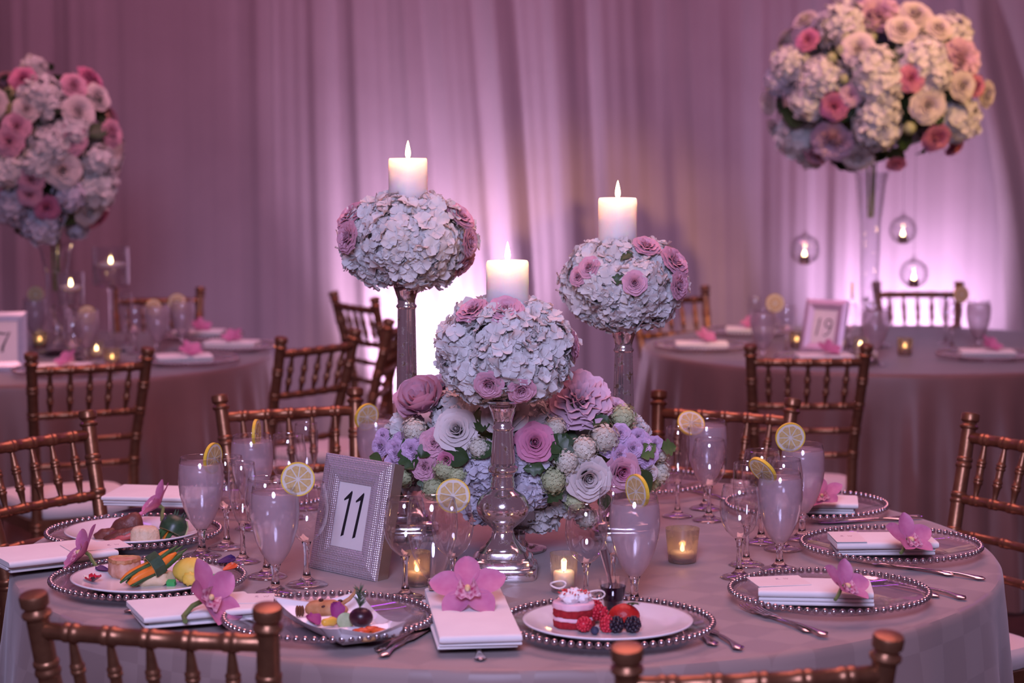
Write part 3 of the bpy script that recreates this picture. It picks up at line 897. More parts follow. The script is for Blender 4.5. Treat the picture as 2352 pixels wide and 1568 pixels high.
# ---------------------------------------------------------------- low centrepiece
def centrepiece():
    c = Vector((.022, -.015, .945))
    ell = (.262, .165, .135)
    t = thing('flower_centrepiece', 'low centrepiece of white hydrangea, pink peonies and blush roses behind the short candlestick', 'flowers', (c.x, c.y, .762))
    zb = c.z - .762
    # pedestal bowl under the flowers
    obj('bowl', G().lathe([(0, 0), (.05, 0), (.052, .004), (.02, .010), (.012, .02), (.014, .03), (.05, .045), (.085, .065), (.10, .09), (.097, .09), (.05, .06), (0, .055)], 32), M_MERC, t)
    obj('foliage_mound', G().ball((0, 0, zb), (.185, .115, .095), 20, 12, fn=lambda p: 1 + .08 * math.sin(9 * p[0] + 7 * p[2])), M_LEAF, t)
    up = T(0, 0, zb)
    rn = random.Random(77)
    def spot(px, py, k=1.0):
        e = tuple(q * k for q in ell)
        return hit(px, py, c, e)
    def size(px, p): return px / 5000 * ((c + p).y + 3.988)
    for i, (px, py, r, mt) in enumerate([(894, 985, 44, M_HYD), (1046, 935, 60, M_HYD), (1108, 1077, 58, M_HYDL), (1216, 1051, 50, M_HYDL), (1216, 1120, 56, M_HYDL), (1240, 1180, 52, M_HYD), (1103, 1155, 52, M_HYDL), (1204, 948, 58, M_HYD), (1000, 880, 52, M_HYD), (1300, 880, 50, M_HYD), (1460, 1000, 44, M_HYD), (880, 1030, 34, M_HYD), (1310, 1150, 48, M_HYD)]):
        p, n = spot(px, py, .86); s = size(r, p)
        hydrangea(t, up @ face(n, p - n * s * .35), s, 58, mt, 400 + i, cut=.0, fl=1.0)
    L = [(972, 928, 62, 'cabbage', M_ROSEP, .5), (1328, 922, 70, 'peony', M_PEONY, .7), (1051, 990, 48, 'rose', M_ROSEW, .8), (997, 1018, 32, 'spray', M_ROSEP, .6), (1160, 955, 52, 'rose', M_ROSEW, .6),
         (1228, 1018, 44, 'rose', M_ROSED, .5), (1027, 1056, 26, 'bud', M_ROSED, .5), (976, 1072, 30, 'spray', M_ROSEP, .3), (1349, 1096, 50, 'rose', M_ROSEW, .9), (1422, 1081, 44, 'rose', M_ROSEP, .6), (1480, 1082, 30, 'bud', M_ROSEW, .4),
         (1350, 854, 38, 'rose', M_ROSEP, .1), (1318, 822, 34, 'spray', M_ROSEP, .1), (1415, 935, 26, 'spray', M_PEONY, .4), (985, 872, 46, 'peony', M_PEONY, .3), (925, 900, 34, 'peony', M_PEONY, .3), (1180, 880, 40, 'rose', M_ROSEW, .3)]
    for i, (px, py, r, kind, mt, push) in enumerate(L):
        p, n = spot(px, py, 1.0); s = size(r, p)
        n2 = (n + (CAM - (c + p)).normalized() * push).normalized()
        inner = M_ROSED if (mt is M_ROSEP and kind == 'rose') else None
        rose(t, up @ face(n2, p - n2 * s * .12, rn.random() * 6), s, kind, mt, 500 + i, name='peony' if kind == 'peony' else 'rose', inner=inner)
    for i, (px, py, r, g) in enumerate([(953, 990, 31, 0), (1101, 1029, 28, 0), (1023, 1077, 30, 1), (1050, 1090, 24, 1), (997, 1118, 30, 1), (927, 1096, 24, 1), (1301, 1059, 33, 0), (1340, 1032, 34, 0), (1386, 1008, 36, 0), (1430, 960, 32, 1), (1511, 1082, 32, 0), (1500, 1105, 26, 1), (1271, 1103, 34, 1), (1345, 1186, 28, 0), (1275, 982, 26, 0), (1320, 1150, 26, 1), (1515, 1040, 24, 0)]):
        p, n = spot(px, py, 1.0); s = size(r, p)
        viburnum(t, up @ face((n + Vector((0, -.4, .1))).normalized(), p + n * s * .1, rn.random() * 6) @ S(s), M_VIBG if g else M_VIBC, i)
    k = 0
    for (px, py, cnt, spread) in [(916, 1030, 14, 44), (1440, 1022, 16, 44), (1001, 818, 7, 20), (1478, 1040, 8, 28)]:
        for j in range(cnt):
            p, n = spot(px + rn.uniform(-spread, spread), py + rn.uniform(-spread, spread) * .7, 1.0)
            s = size(rn.uniform(17, 23), p)
            rose(t, up @ face((n + Vector((rn.uniform(-.5, .5), -.6, rn.uniform(-.3, .5)))).normalized(), p + n * rn.uniform(-.012, .006), rn.random() * 6), s, 'spray', M_LILAC, 900 + k, name='stock_floret'); k += 1
    for i, (px, py, r, a, ki, mt) in enumerate([(1300, 996, 62, 160, 1, M_LEAF), (1262, 1000, 58, 220, 1, M_LEAF), (1290, 1030, 52, 100, 1, M_LEAF), (953, 1078, 66, 30, 2, M_LEAF), (1079, 1055, 58, 80, 0, M_LEAF), (1108, 995, 58, 10, 0, M_LEAF), (1463, 1078, 60, 210, 0, M_LEAF), (1400, 975, 50, 60, 1, M_LEAF), (1516, 1030, 46, 270, 1, M_LEAFL), (965, 1052, 44, 330, 0, M_LEAF), (930, 1140, 60, 70, 2, M_LEAF), (1385, 1130, 40, 190, 0, M_LEAF), (1250, 1075, 40, 90, 1, M_LEAF), (1135, 1020, 50, 120, 0, M_LEAF), (1470, 1050, 46, 300, 1, M_LEAFL), (985, 1130, 52, 10, 2, M_LEAF), (880, 1060, 40, 80, 0, M_LEAFL), (1000, 845, 36, 0, 0, M_LEAF), (1290, 1120, 40, 140, 2, M_LEAF), (1060, 1120, 46, 60, 0, M_LEAF)]):
        p, n = spot(px, py, 1.06); s = size(r * 1.25, p)
        n3 = (n + Vector((0, -.5, .3))).normalized()
        leaf(t, up @ face(n3, p, R(a)) @ S(s), ki, mt)
    for i in range(16):                                 # the far side
        a = R(rn.uniform(15, 165)); z = rn.uniform(-.5, .75); q = math.sqrt(1 - z * z)
        P = Vector((q * math.cos(a), q * math.sin(a), z)); p = Vector((P.x * ell[0] * .9, P.y * ell[1] * .62, P.z * ell[2] * .9)); n = P
        if i % 3 == 0: rose(t, up @ face(n, p), .034, 'rose', (M_ROSEP, M_ROSEW)[i % 2], 700 + i)
        elif i % 3 == 1: obj('hydrangea', bg_mesh('hydrangea', M_HYD, i % 4), None, t, up @ face(n, p * .9) @ S(.9))
        else: viburnum(t, up @ face(n, p) @ S(.026), M_VIBC, i)
centrepiece()

# ---------------------------------------------------------------- tall arrangements on the back tables
def tall_arrangement(base, vase_top, cpx, cpy, ell, items, label, vlabel, seed):
    c = at(cpx, cpy, base.y)
    rn = random.Random(seed)
    v = thing('trumpet_vase', vlabel, 'vase', (base.x, base.y, .762), 0, 'tall clear glass vases')
    h = vase_top - .762
    obj('foot', G().lathe([(0, 0), (.075, 0), (.078, .004), (.05, .010), (.022, .018), (0, .02)], 32), M_SOLID, v)
    obj('body', G().lathe([(.020, .018), (.030, .03), (.032, h * .35), (.036, h * .7), (.052, h * .93), (.062, h), (.060, h), (.050, h * .93), (.034, h * .7), (.030, h * .35), (.027, .035), (0, .030)], 32), M_GLASS, v)
    for i in range(14):                                # crystals lying in the vase
        obj('crystal', G().ball((rn.uniform(-.016, .016), rn.uniform(-.016, .016), .04 + i * .010), rn.uniform(.006, .010), 6, 4), M_SOLID, v, angle=10)
    t = thing('tall_bouquet', label, 'flowers', (c.x, c.y, c.z), 0, 'tall bouquets on glass vases')
    obj('foliage_mound', G().ball((0, 0, 0), tuple(q * .72 for q in ell), 20, 14, fn=lambda p: 1 + .10 * math.sin(8 * p[0] + 5 * p[1]) * math.sin(9 * p[2])), M_LEAF, t)
    sg = G()
    for i in range(5): sg.tube([(base.x - c.x + .008 * math.cos(i * 1.25), .008 * math.sin(i * 1.25), vase_top - .16 - c.z), (base.x - c.x + .02 * math.cos(i * 1.25), .02 * math.sin(i * 1.25), -ell[2] * .6)], .003, 6)
    obj('stems', sg, M_STEM, t)['kind'] = 'stuff'
    for i, (kind, px, py, r, mt) in enumerate(items):
        p, n = hit(px, py, c, ell)
        s = r / 5000 * ((c + p).y + 3.988)
        n2 = (n + (CAM - (c + p)).normalized() * .4).normalized()
        if kind == 'hydrangea': obj('hydrangea', bg_mesh(kind, mt, i % 4), None, t, face(n2, p - n * s * .5, i) @ S(s / .055))
        elif kind == 'viburnum': obj('viburnum_head', bg_mesh(kind, mt, i % 3), None, t, face(n2, p - n * s * .3, i) @ S(s))
        else: obj('peony' if kind == 'peony' else 'rose', bg_mesh(kind, mt, i % 2), None, t, face(n2, p - n2 * s * .5, i) @ S(s))
    for i in range(46):
        d = fib(46, rn, .2)[i]
        p = Vector((d.x * ell[0], d.y * ell[1], d.z * ell[2])) * .86
        leaf(t, face((d + Vector((rn.uniform(-.6, .6), rn.uniform(-.6, .6), .3))).normalized(), p, rn.random() * 6) @ S(rn.uniform(.07, .12)), i)
    for i in range(26):                                 # flowers on the side turned away
        d = Vector((math.cos(R(rn.uniform(10, 170))), 0, rn.uniform(-.6, .85))); d.y = math.sqrt(max(.05, 1 - min(.95, d.x ** 2 * .6 + d.z ** 2)))
        d.normalize(); p = Vector((d.x * ell[0], d.y * ell[1], d.z * ell[2])) * .93
        if i % 3 == 0: obj('hydrangea', bg_mesh('hydrangea', M_HYD, i % 4), None, t, face(d, p * .9, i) @ S(1.2))
        else: obj('rose', bg_mesh('rose', (M_ROSEW, M_ROSEP)[i % 2], i % 2), None, t, face(d, p, i) @ S(.042))
    return c
H, W, P_, D_, V_, PE = 'hydrangea', M_ROSEW, M_ROSEP, M_ROSED, 'viburnum', 'peony'
VB7 = Vector((-1.545, 3.42, 0)); VB19 = Vector((1.275, 3.70, 0))
tall_arrangement(VB7, zat(560, VB7.y), 92, 345, (.275, .275, .315), [
    (H, 95, 215, 52, M_HYD), (H, 118, 335, 46, M_HYD), (H, 232, 440, 56, M_HYD), (H, 95, 530, 50, M_HYDL), (H, 15, 485, 48, M_HYDL), (H, 12, 395, 42, M_HYD), (H, 240, 375, 40, M_HYD), (H, 75, 145, 30, M_HYD), (H, 170, 305, 40, M_HYD), (H, 85, 380, 36, M_HYD), (H, 165, 455, 36, M_HYDL), (H, 195, 555, 26, M_HYDL),
    ('rose', 52, 180, 30, D_), ('rose', 170, 196, 30, P_), ('rose', 217, 166, 34, D_), ('rose', 258, 306, 30, P_), ('rose', 38, 290, 32, P_), ('rose', 20, 325, 34, P_), ('rose', 165, 322, 34, P_), ('rose', 72, 414, 29, P_), ('rose', 68, 448, 27, P_), ('rose', 108, 478, 29, D_), ('rose', 242, 512, 32, D_),
    ('rose', 181, 256, 37, W), ('rose', 226, 222, 32, W), ('rose', 145, 392, 40, W), ('rose', 206, 488, 34, W), ('rose', 60, 250, 30, W), ('rose', -20, 240, 36, W), ('rose', -30, 430, 36, P_)],
    'tall round bouquet of pink and white roses at the left edge', 'slim clear glass vase on the left background table', 21)
def z7(X, Y): return (1660 + X / 3.136, Y / 3.136)
R19 = [(H, *z7(850, 130), 60, M_HYD), (H, *z7(690, 560), 52, M_HYD), (H, *z7(590, 740), 44, M_HYD), (H, *z7(1080, 500), 58, M_HYD), (H, *z7(1130, 620), 52, M_HYD), (H, *z7(1130, 830), 46, M_HYD), (H, *z7(1110, 960), 52, M_HYD), (H, *z7(1470, 400), 56, M_HYD), (H, *z7(1540, 540), 46, M_HYD), (H, *z7(500, 1050), 50, M_HYD), (H, *z7(540, 1200), 40, M_HYD), (H, *z7(1750, 900), 52, M_HYD), (H, *z7(1690, 200), 48, M_HYD), (H, *z7(440, 450), 44, M_HYD), (H, *z7(370, 580), 34, M_HYDL),
    ('rose', *z7(975, 350), 38, W), ('rose', *z7(1290, 210), 34, W), ('rose', *z7(1390, 100), 38, W), ('rose', *z7(1480, 760), 40, W), ('rose', *z7(1730, 620), 32, W), ('rose', *z7(1905, 680), 30, W), ('rose', *z7(320, 745), 26, W), ('rose', *z7(300, 985), 30, W), ('rose', *z7(970, 1140), 36, W), ('rose', *z7(1560, 200), 30, W),
    ('rose', *z7(610, 285), 27, D_), ('rose', *z7(800, 770), 31, D_), ('rose', *z7(1360, 565), 30, D_), ('rose', *z7(1540, 1000), 33, D_), (PE, *z7(1740, 410), 44, M_PEONY), (PE, *z7(1110, 70), 48, M_PEONY), (PE, *z7(780, 1040), 46, M_PEONY), ('spray', *z7(920, 690), 24, M_PEONY), ('rose', *z7(1740, 1120), 24, D_), ('rose', *z7(575, 125), 28, W), ('rose', *z7(660, 1130), 26, P_), ('rose', *z7(1250, 1185), 22, D_), ('rose', *z7(1830, 620), 24, D_),
    (V_, *z7(890, 270), 14, M_VIBG), (V_, *z7(850, 355), 14, M_VIBG), (V_, *z7(780, 410), 13, M_VIBG), (V_, *z7(1350, 930), 16, M_VIBG), (V_, *z7(870, 570), 13, M_VIBG), (V_, *z7(1080, 260), 11, M_VIBG)]
c19 = tall_arrangement(VB19, zat(395, VB19.y), 2008, 200, (.395, .36, .305), R19, 'large round bouquet of white hydrangea and pink roses at the upper right', 'tall clear trumpet vase on the right background table', 22)

# ================================================================ place settings
TZ = .7605
PHI0, PR = R(12.9), .706
def seat(k):
    a = PHI0 + k * R(36)
    return Vector((PR * math.sin(a), -PR * math.cos(a), TZ)), a
def make_charger():
    t = thing('charger_plate', '', 'plate')
    prof = [(0, .003), (.095, .003), (.110, .005), (.150, .0150), (.158, .0185), (.161, .0195), (.160, .0215), (.150, .0185), (.110, .0085), (.095, .0065), (0, .0065)]
    obj('glass_plate', G().lathe(prof, 72), M_CHARGER, t, angle=None)
    obj('foot_ring', G().lathe([(.090, 0), (.096, 0), (.096, .0035), (.090, .0035), (.090, 0)], 48), M_CHARGER, t)
    b = G().ball((0, 0, 0), .0053, 12, 8).mesh('bead', None); b.materials.append(M_BEAD)
    for i in range(74):
        a = 2 * math.pi * i / 74
        obj('bead', b, None, t, T(.162 * math.cos(a), .162 * math.sin(a), .0225))
    return t
CHG = make_charger()
_cf = [True]
def charger(p, label, group='beaded glass charger plates'):
    if _cf[0]:
        _cf[0] = False
        CHG.location = p; CHG['label'] = label; CHG['group'] = group
        return CHG
    return dup(CHG, label, group, p, random.random())
for k, lab in ((0, 'beaded glass charger under the dessert plate with the red cake'), (1, 'beaded glass charger with a napkin, nearest on the right of the foreground table'),
               (2, 'beaded glass charger with a napkin at the rightmost edge of the foreground table'), (3, 'beaded glass charger with a napkin partly behind the rear right water goblet'),
               (4, 'beaded glass charger at the far side just right of the centrepiece'), (-1, 'beaded glass charger under the wavy appetiser dish'),
               (-2, 'beaded glass charger under the chicken and carrot plate'), (-3, 'beaded glass charger under the steak plate'), (-4, 'beaded glass charger behind the left water goblets')):
    charger(seat(k)[0], lab)

# ---------------------------------------------------------------- stemware
def glass_proto(name, kind, filled):
    t = thing(name, '', 'glass')
    if kind == 'goblet':
        stem = [(.0345, .0), (.0355, .0015), (.030, .0040), (.016, .0075), (.0085, .014), (.0062, .024), (.0062, .034), (.0078, .044), (.0100, .051)]
        bowl = [(.0100, .051), (.0145, .056), (.0235, .070), (.0320, .090), (.0385, .114), (.0412, .136), (.0405, .156), (.0370, .183)]
    elif kind == 'wine':
        stem = [(.0330, .0), (.0340, .0015), (.028, .0040), (.014, .0075), (.0075, .013), (.0046, .026), (.0042, .048), (.0052, .062), (.0080, .070)]
        bowl = [(.0080, .070), (.0140, .074), (.0240, .084), (.0315, .099), (.0350, .117), (.0345, .134), (.0320, .150), (.0295, .164)]
    else:
        stem = [(.0310, .0), (.0320, .0015), (.026, .0040), (.012, .0075), (.0068, .013), (.0044, .026), (.0042, .050), (.0052, .064), (.0070, .070)]
        bowl = [(.0070, .070), (.0120, .078), (.0185, .094), (.0232, .116), (.0250, .140), (.0248, .160), (.0235, .181)]
    foot = stem[:4]; st = stem[3:]
    obj('foot', G().lathe([(0, .0004)] + foot + [(0, .0085)], 32), M_GLASS, t, angle=None)
    obj('stem', G().lathe(st + [(0, stem[-1][1] + .002)], 20), M_SOLID, t, angle=None)
    th = .0011
    inner = [(max(.0, r - th), z + (.0015 if i == 0 else 0)) for i, (r, z) in enumerate(bowl)]
    prof = bowl + [(bowl[-1][0] - th * .5, bowl[-1][1] + .0006), (inner[-1][0], bowl[-1][1]), (inner[-1][0] + .0003, bowl[-1][1] - .004)]   # blown glass: one wall, rounded lip
    if filled:
        cut = 6 if kind == 'goblet' else 5
        zt = bowl[cut][1] + (.016 if kind == 'goblet' else .008)
        obj('bowl', G().lathe(prof, 40), M_GLASS, t, angle=None)
        fr = [(r + .0003, z) for r, z in bowl[:cut + 1]] + [(bowl[cut][0] - .0012, zt)]
        obj('condensation', G().lathe(fr, 40), M_FROST, t, angle=None)
        w = [(0, bowl[0][1] + .003)] + [(r - th - .0004, z) for r, z in bowl[1:cut + 1]] + [(bowl[cut][0] - th - .0016, zt), (0, zt)]
        obj('water', G().lathe(w, 40), M_WATER, t, angle=None)
    else:
        obj('bowl', G().lathe(prof, 40), M_GLASS, t, angle=None)
    return t
GP = {('goblet', True): glass_proto('water_goblet', 'goblet', True), ('goblet', False): glass_proto('water_goblet', 'goblet', False),
      ('wine', False): glass_proto('wine_glass', 'wine', False), ('flute', False): glass_proto('champagne_flute', 'flute', False)}
_gu = set()
GROUPN = {'goblet': 'water goblets', 'wine': 'wine glasses', 'flute': 'champagne flutes'}
def glass(kind, filled, p, label, s=1.0, grp=''):
    k = (kind, filled); r = GP[k]
    m = Matrix.Translation(p) @ RZ(random.random() * 6) @ S(s)
    if k not in _gu:
        _gu.add(k); r.matrix_basis = m; r['label'] = label; r['group'] = GROUPN[kind] + grp
        return r
    return dup(r, label, GROUPN[kind] + grp, m=m)
GL = [('goblet', 1, 464, 1277, 1.0, 'lemon-water goblet, leftmost on the foreground table, beside the steak plate'),
      ('goblet', 1, 633, 1362, 1.0, 'lemon-water goblet in front of the silver frame, its lemon slice facing us'),
      ('goblet', 1, 581, 1213, 1.0, 'lemon-water goblet behind the two left ones, its lemon seen edge-on'),
      ('goblet', 1, 866, 1156, 1.0, 'lemon-water goblet half hidden behind the silver frame and the flowers'),
      ('goblet', 1, 1457, 1392, 1.0, 'lemon-water goblet behind the dark shot glass and dessert plate'),
      ('goblet', 1, 1790, 1308, .96, 'lemon-water goblet on the right with a lemon wedge hooked on its left rim'),
      ('goblet', 1, 1842, 1238, 1.0, 'lemon-water goblet at the rear right with an upright lemon slice'),
      ('goblet', 1, 1622, 1168, 1.0, 'lemon-water goblet at the far side right of the centrepiece, lemon leaning back'),
      ('goblet', 0, 994, 1400, 1.0, 'empty clear goblet in the middle front, left of the short candlestick'),
      ('wine', 0, 1697, 1326, .99, 'empty wine glass, foremost of the right group, beside the goblet with the lemon wedge'),
      ('flute', 0, 1714, 1297, 1.02, 'champagne flute directly behind the foremost right wine glass'),
      ('wine', 0, 1748, 1246, 1.07, 'empty wine glass rear right, left of the goblet with the upright lemon'),
      ('wine', 0, 1798, 1262, 1.04, 'empty wine glass between the two right lemon-water goblets'),
      ('wine', 0, 1628, 1195, 1.0, 'empty wine glass at the far side, right of the purple stock flowers'),
      ('flute', 0, 1556, 1186, 1.0, 'champagne flute touching the right side of the centrepiece'),
      ('flute', 0, 558, 1290, 1.0, 'champagne flute just right of the leftmost lemon-water goblet'),
      ('wine', 0, 521, 1258, 1.05, 'empty wine glass between the leftmost goblet and a flute'),
      ('wine', 0, 664, 1190, 1.03, 'empty wine glass behind the frame, nearer the lemon-water goblets'),
      ('flute', 0, 705, 1168, .98, 'champagne flute behind the frame, nearest its top left corner'),
      ('wine', 0, 705, 1343, 1.08, 'empty wine glass against the left edge of the silver frame'),
      ('wine', 0, 613, 1324, 1.06, 'empty wine glass hidden behind the goblet in front of the frame'),
      ('wine', 0, 931, 1373, 1.02, 'empty wine glass left of the empty clear goblet in the middle'),
      ('wine', 0, 1040, 1374, 1.0, 'clear wine glass with a lemon slice on its rim behind the empty goblet'),
      ('wine', 0, 1346, 1388, .99, 'empty wine glass beside the lit clear votive'),
      ('flute', 0, 1408, 1364, .99, 'champagne flute behind the lemon-water goblet near the dessert')]
GPOS = {}
for kind, fl, px, py, s, lab in GL:
    p = on(px, py, TZ); p.z = TZ
    GPOS[(px, py)] = (p, s)
    glass(kind, bool(fl), p, lab, s, ' on the foreground table')

# ---------------------------------------------------------------- lemon slices
def lemon_proto():
    t = thing('lemon_slice', '', 'lemon')
    r, th = .0285, .0058
    def disc(r0, r1, y):
        return G().lathe([(r0, -y), (r1, -y), (r1, y), (r0, y), (r0, -y)], 40, RX(R(90)))
    obj('rind', disc(r - .0022, r, th / 2), M_RIND, t, angle=50)
    obj('pith', G().lathe([(0, -th / 2 + .0002), (r - .0021, -th / 2 + .0002), (r - .0021, th / 2 - .0002), (0, th / 2 - .0002)], 40, RX(R(90))), M_PITH, t, angle=50)
    n = 9
    w = 2 * math.pi / n * .86
    out = [(.0022 * math.cos(0), 0)]
    pts = [(.0030, 0)]
    for k in range(7):
        a = -w / 2 + w * k / 6
        rr = .0228 - .0016 * abs(k - 3) / 3 ** 1.0
        pts.append((rr * math.cos(a), rr * math.sin(a)))
    g = G().prism(pts, -th / 2 - .0004, th / 2 + .0004)
    me = g.mesh('segment', 50); me.materials.append(M_PULP)
    for k in range(n): obj('segment', me, None, t, RY(2 * math.pi * k / n))
    return t
LEM = lemon_proto(); _lf = [True]
def lemon(p, yaw, roll, lean, label, s=1.0, grp='lemon slices on glass rims'):
    global _lf
    m = Matrix.Translation(p) @ RZ(R(yaw)) @ RX(R(lean)) @ RY(R(roll)) @ S(s)
    if _lf[0]:
        _lf[0] = False
        LEM.matrix_basis = m; LEM['label'] = label; LEM['group'] = grp
        return LEM
    return dup(LEM, label, grp, m=m)
for px, py, ref, yaw, roll, lean, lab in [
        (489, 1052, (464, 1277), 66, 10, 4, 'lemon slice seen at a slant on the leftmost lemon-water goblet'),
        (684, 1100, (633, 1362), 8, 20, -4, 'lemon slice facing us on the goblet in front of the silver frame'),
        (589, 996, (581, 1213), 84, 10, 0, 'lemon slice seen edge-on on the goblet behind the left pair'),
        (842, 957, (866, 1156), 40, 10, 10, 'lemon slice on the goblet half hidden by the centrepiece'),
        (1041, 1138, (1040, 1374), -6, 10, -8, 'lemon slice on the clear wine glass left of the short candlestick'),
        (1464, 1128, (1457, 1392), -56, 20, 6, 'lemon slice on the goblet behind the dark shot glass'),
        (1752, 1080, (1790, 1308), -52, 10, 34, 'tilted lemon wedge on the right goblet'),
        (1815, 1004, (1842, 1238), 4, 40, 8, 'upright lemon slice on the rear right goblet'),
        (1587, 972, (1622, 1168), 14, 30, -38, 'lemon slice leaning back on the far goblet right of the centrepiece')]:
    lemon(at(px, py, GPOS[ref][0].y - .004), yaw, roll, lean, lab)

# ---------------------------------------------------------------- table number frame
def stroke(pts, w):                                    # thick pen stroke in x,z with width list
    L, Rr = [], []
    n = len(pts)
    for i, (x, z) in enumerate(pts):
        a, b = pts[max(0, i - 1)], pts[min(n - 1, i + 1)]
        dx, dz = b[0] - a[0], b[1] - a[1]; l = math.hypot(dx, dz) or 1
        ww = w[i] / 2
        L.append((x - dz / l * ww, z + dx / l * ww)); Rr.append((x + dz / l * ww, z - dx / l * ww))
    return L + Rr[::-1]
M_FRAME = None
def frame_mat():
    m, nt, p, N, L = _nt('hammered_silver')
    p.inputs['Base Color'].default_value = (.74, .68, .72, 1); p.inputs['Metallic'].default_value = .55; p.inputs['Roughness'].default_value = .30
    tc = N('ShaderNodeTexCoord'); vo = N('ShaderNodeTexVoronoi'); vo.inputs['Scale'].default_value = 260; vo.inputs['Randomness'].default_value = .12
    L(tc.outputs['Object'], vo.inputs['Vector'])
    bp = N('ShaderNodeBump'); bp.inputs['Strength'].default_value = .9; bp.inputs['Distance'].default_value = .0030; bp.invert = True
    L(vo.outputs['Distance'], bp.inputs['Height']); L(bp.outputs[0], p.inputs['Normal'])
    return m
M_FRAME = frame_mat()
M_SIDE = mat('brushed_champagne', (.56, .47, .38), (.62, .53, .44), 40, rough=.3, metal=.9)
M_CRYST = mat('crystal_studs', (.72, .76, .92), (.86, .88, 1.0), 60, rough=.15, metal=.5)
def frame(m, w, h, bw, strokes, label, fm, sm, cardlabel=None, depth=.016):
    t = thing('number_frame', label, 'picture frame', m=m)
    z0 = 0.0
    x0, x1 = -w / 2, w / 2
    ix0, ix1, iz0, iz1 = x0 + bw, x1 - bw, z0 + bw, h - bw
    O = [(x0, z0), (x1, z0), (x1, h), (x0, h)]; I = [(ix0, iz0), (ix1, iz0), (ix1, iz1), (ix0, iz1)]
    Mid = [((a[0] * .55 + b[0] * .45), (a[1] * .55 + b[1] * .45)) for a, b in zip(O, I)]
    for k in range(4):
        l = (k + 1) % 4
        v = [(*O[k], 0), (*O[l], 0), (*Mid[l], 0), (*Mid[k], 0), (*I[l], 0), (*I[k], 0)]
        ys = [-.002, -.002, -.0075, -.0075, -.001, -.001]
        vv = [(a[0], y, a[1]) for a, y in zip(v, ys)] + [(a[0], .004, a[1]) for a in v]
        f = [(0, 1, 2, 3), (3, 2, 4, 5), (6, 9, 8, 7), (9, 11, 10, 8), (0, 6, 7, 1), (4, 10, 11, 5)]
        obj('border', G().add(vv, f), fm, t, angle=30)
    g = G()
    for k in range(4):
        l = (k + 1) % 4; a, b = O[k], O[l]
        g.add([(a[0], .004, a[1]), (b[0], .004, b[1]), (b[0] * .97, depth, b[1] * .97 + h * .015), (a[0] * .97, depth, a[1] * .97 + h * .015)], [(0, 1, 2, 3)])
    g.add([(x0 * .97, depth, h * .015), (x1 * .97, depth, h * .015), (x1 * .97, depth, h * .985), (x0 * .97, depth, h * .985)], [(0, 1, 2, 3)])
    obj('back_case', g, sm, t)
    obj('easel_leg', G().prism([(-.02, h * .62), (.02, h * .62), (.03, .015), (-.03, .015)], -.0015, .0015, T(0, depth + .002, 0) @ T(0, 0, h * .62) @ RX(R(26)) @ T(0, 0, -h * .62)), sm, t)
    obj('card', G().box(ix0 - .002, ix1 + .002, .0005, .003, iz0 - .002, iz1 + .002), M_CARD, t)
    cx, cz = 0, h / 2
    for s in strokes:
        if isinstance(s, tuple):
            g = G().tube([(cx + x, -.0002, cz + z) for x, z in s[0]], [(w_ / 2, .0004) for w_ in s[1]], 8, up=(0, 1, 0))
        else:
            g = G().prism([(cx + x, cz + z) for x, z in s], -.0004, .0006)
        obj('numeral', g, M_INK, t)
    return t
bl, br = on(712, 1302, TZ), on(863, 1335, TZ)
d = br - bl; wfr = d.length
one = lambda ox: [(ox - .004, -.0385), (ox + .0025, -.0385 + .003), (ox + .0100, .0405), (ox + .0085, .0435), (ox - .0085, .0275), (ox - .0080, .0245), (ox + .0035, .0300)]
mfr = Matrix.Translation((bl + br) / 2) @ RZ(math.atan2(d.y, d.x)) @ RX(R(-12.0))
frame(mfr, wfr, .206, .046, [one(-.0155), one(.0155)], 'silver dotted picture frame with the number 11 on the foreground table', M_FRAME, M_SIDE, depth=.030)

# ---------------------------------------------------------------- votives
def votive(p, rt, rb, h, glass_m, lit, label, wax_h, grp='votive candles'):
    t = thing('votive', label, 'candle', p, random.random() * 6, grp)
    th = .0016
    obj('cup', G().lathe([(0, 0), (rb - .002, 0), (rb, .002), (rt, h), (rt - th, h), (rb - th, .009), (0, .008)], 36), glass_m, t, angle=60)
    r0 = (rb - th) - .003
    obj('wax', G().lathe([(0, .0085), (r0, .0085), (r0 + .0012, wax_h * .5), (r0 + .001, wax_h - .002), (r0 - .001, wax_h), (r0 * .4, wax_h - .002), (0, wax_h - .003)], 28), M_WAX, t, angle=None)
    if lit: flame(t, wax_h - .0015, .017, .0042)
    if lit and 'back tables' not in grp:
        light('votive_glow', 'POINT', (p[0], p[1], p[2] + wax_h + .009), None, .11, (1.0, .5, .18), radius=.005)
    return t
M_VOTG = thin_glass('votive_glass', tint=(.95, .92, .90), base=.10, edge=.9, power=1.8, haze=.05)
def merc_glass():
    m = thin_glass('mercury_votive_glass', tint=(.82, .70, .58), base=.22, edge=.7, rough=.15, haze=.30, haze_col=(.60, .52, .50)); return m
M_VOTM = merc_glass()
vp = [on(958, 1343, TZ), on(1295, 1358, TZ), on(1567, 1290, TZ)]
for v_ in vp: v_.z = TZ
votive(vp[0], .0235, .021, .058, M_VOTM, True, 'speckled mercury-glass votive behind the middle wine glasses', .024)
votive(vp[1], .0240, .0215, .066, M_VOTG, True, 'lit clear glass votive with a white candle behind the cake', .036)
votive(vp[2], .0310, .0250, .062, M_VOTM, True, 'wide speckled silver votive between the centrepiece and the right glasses', .020)

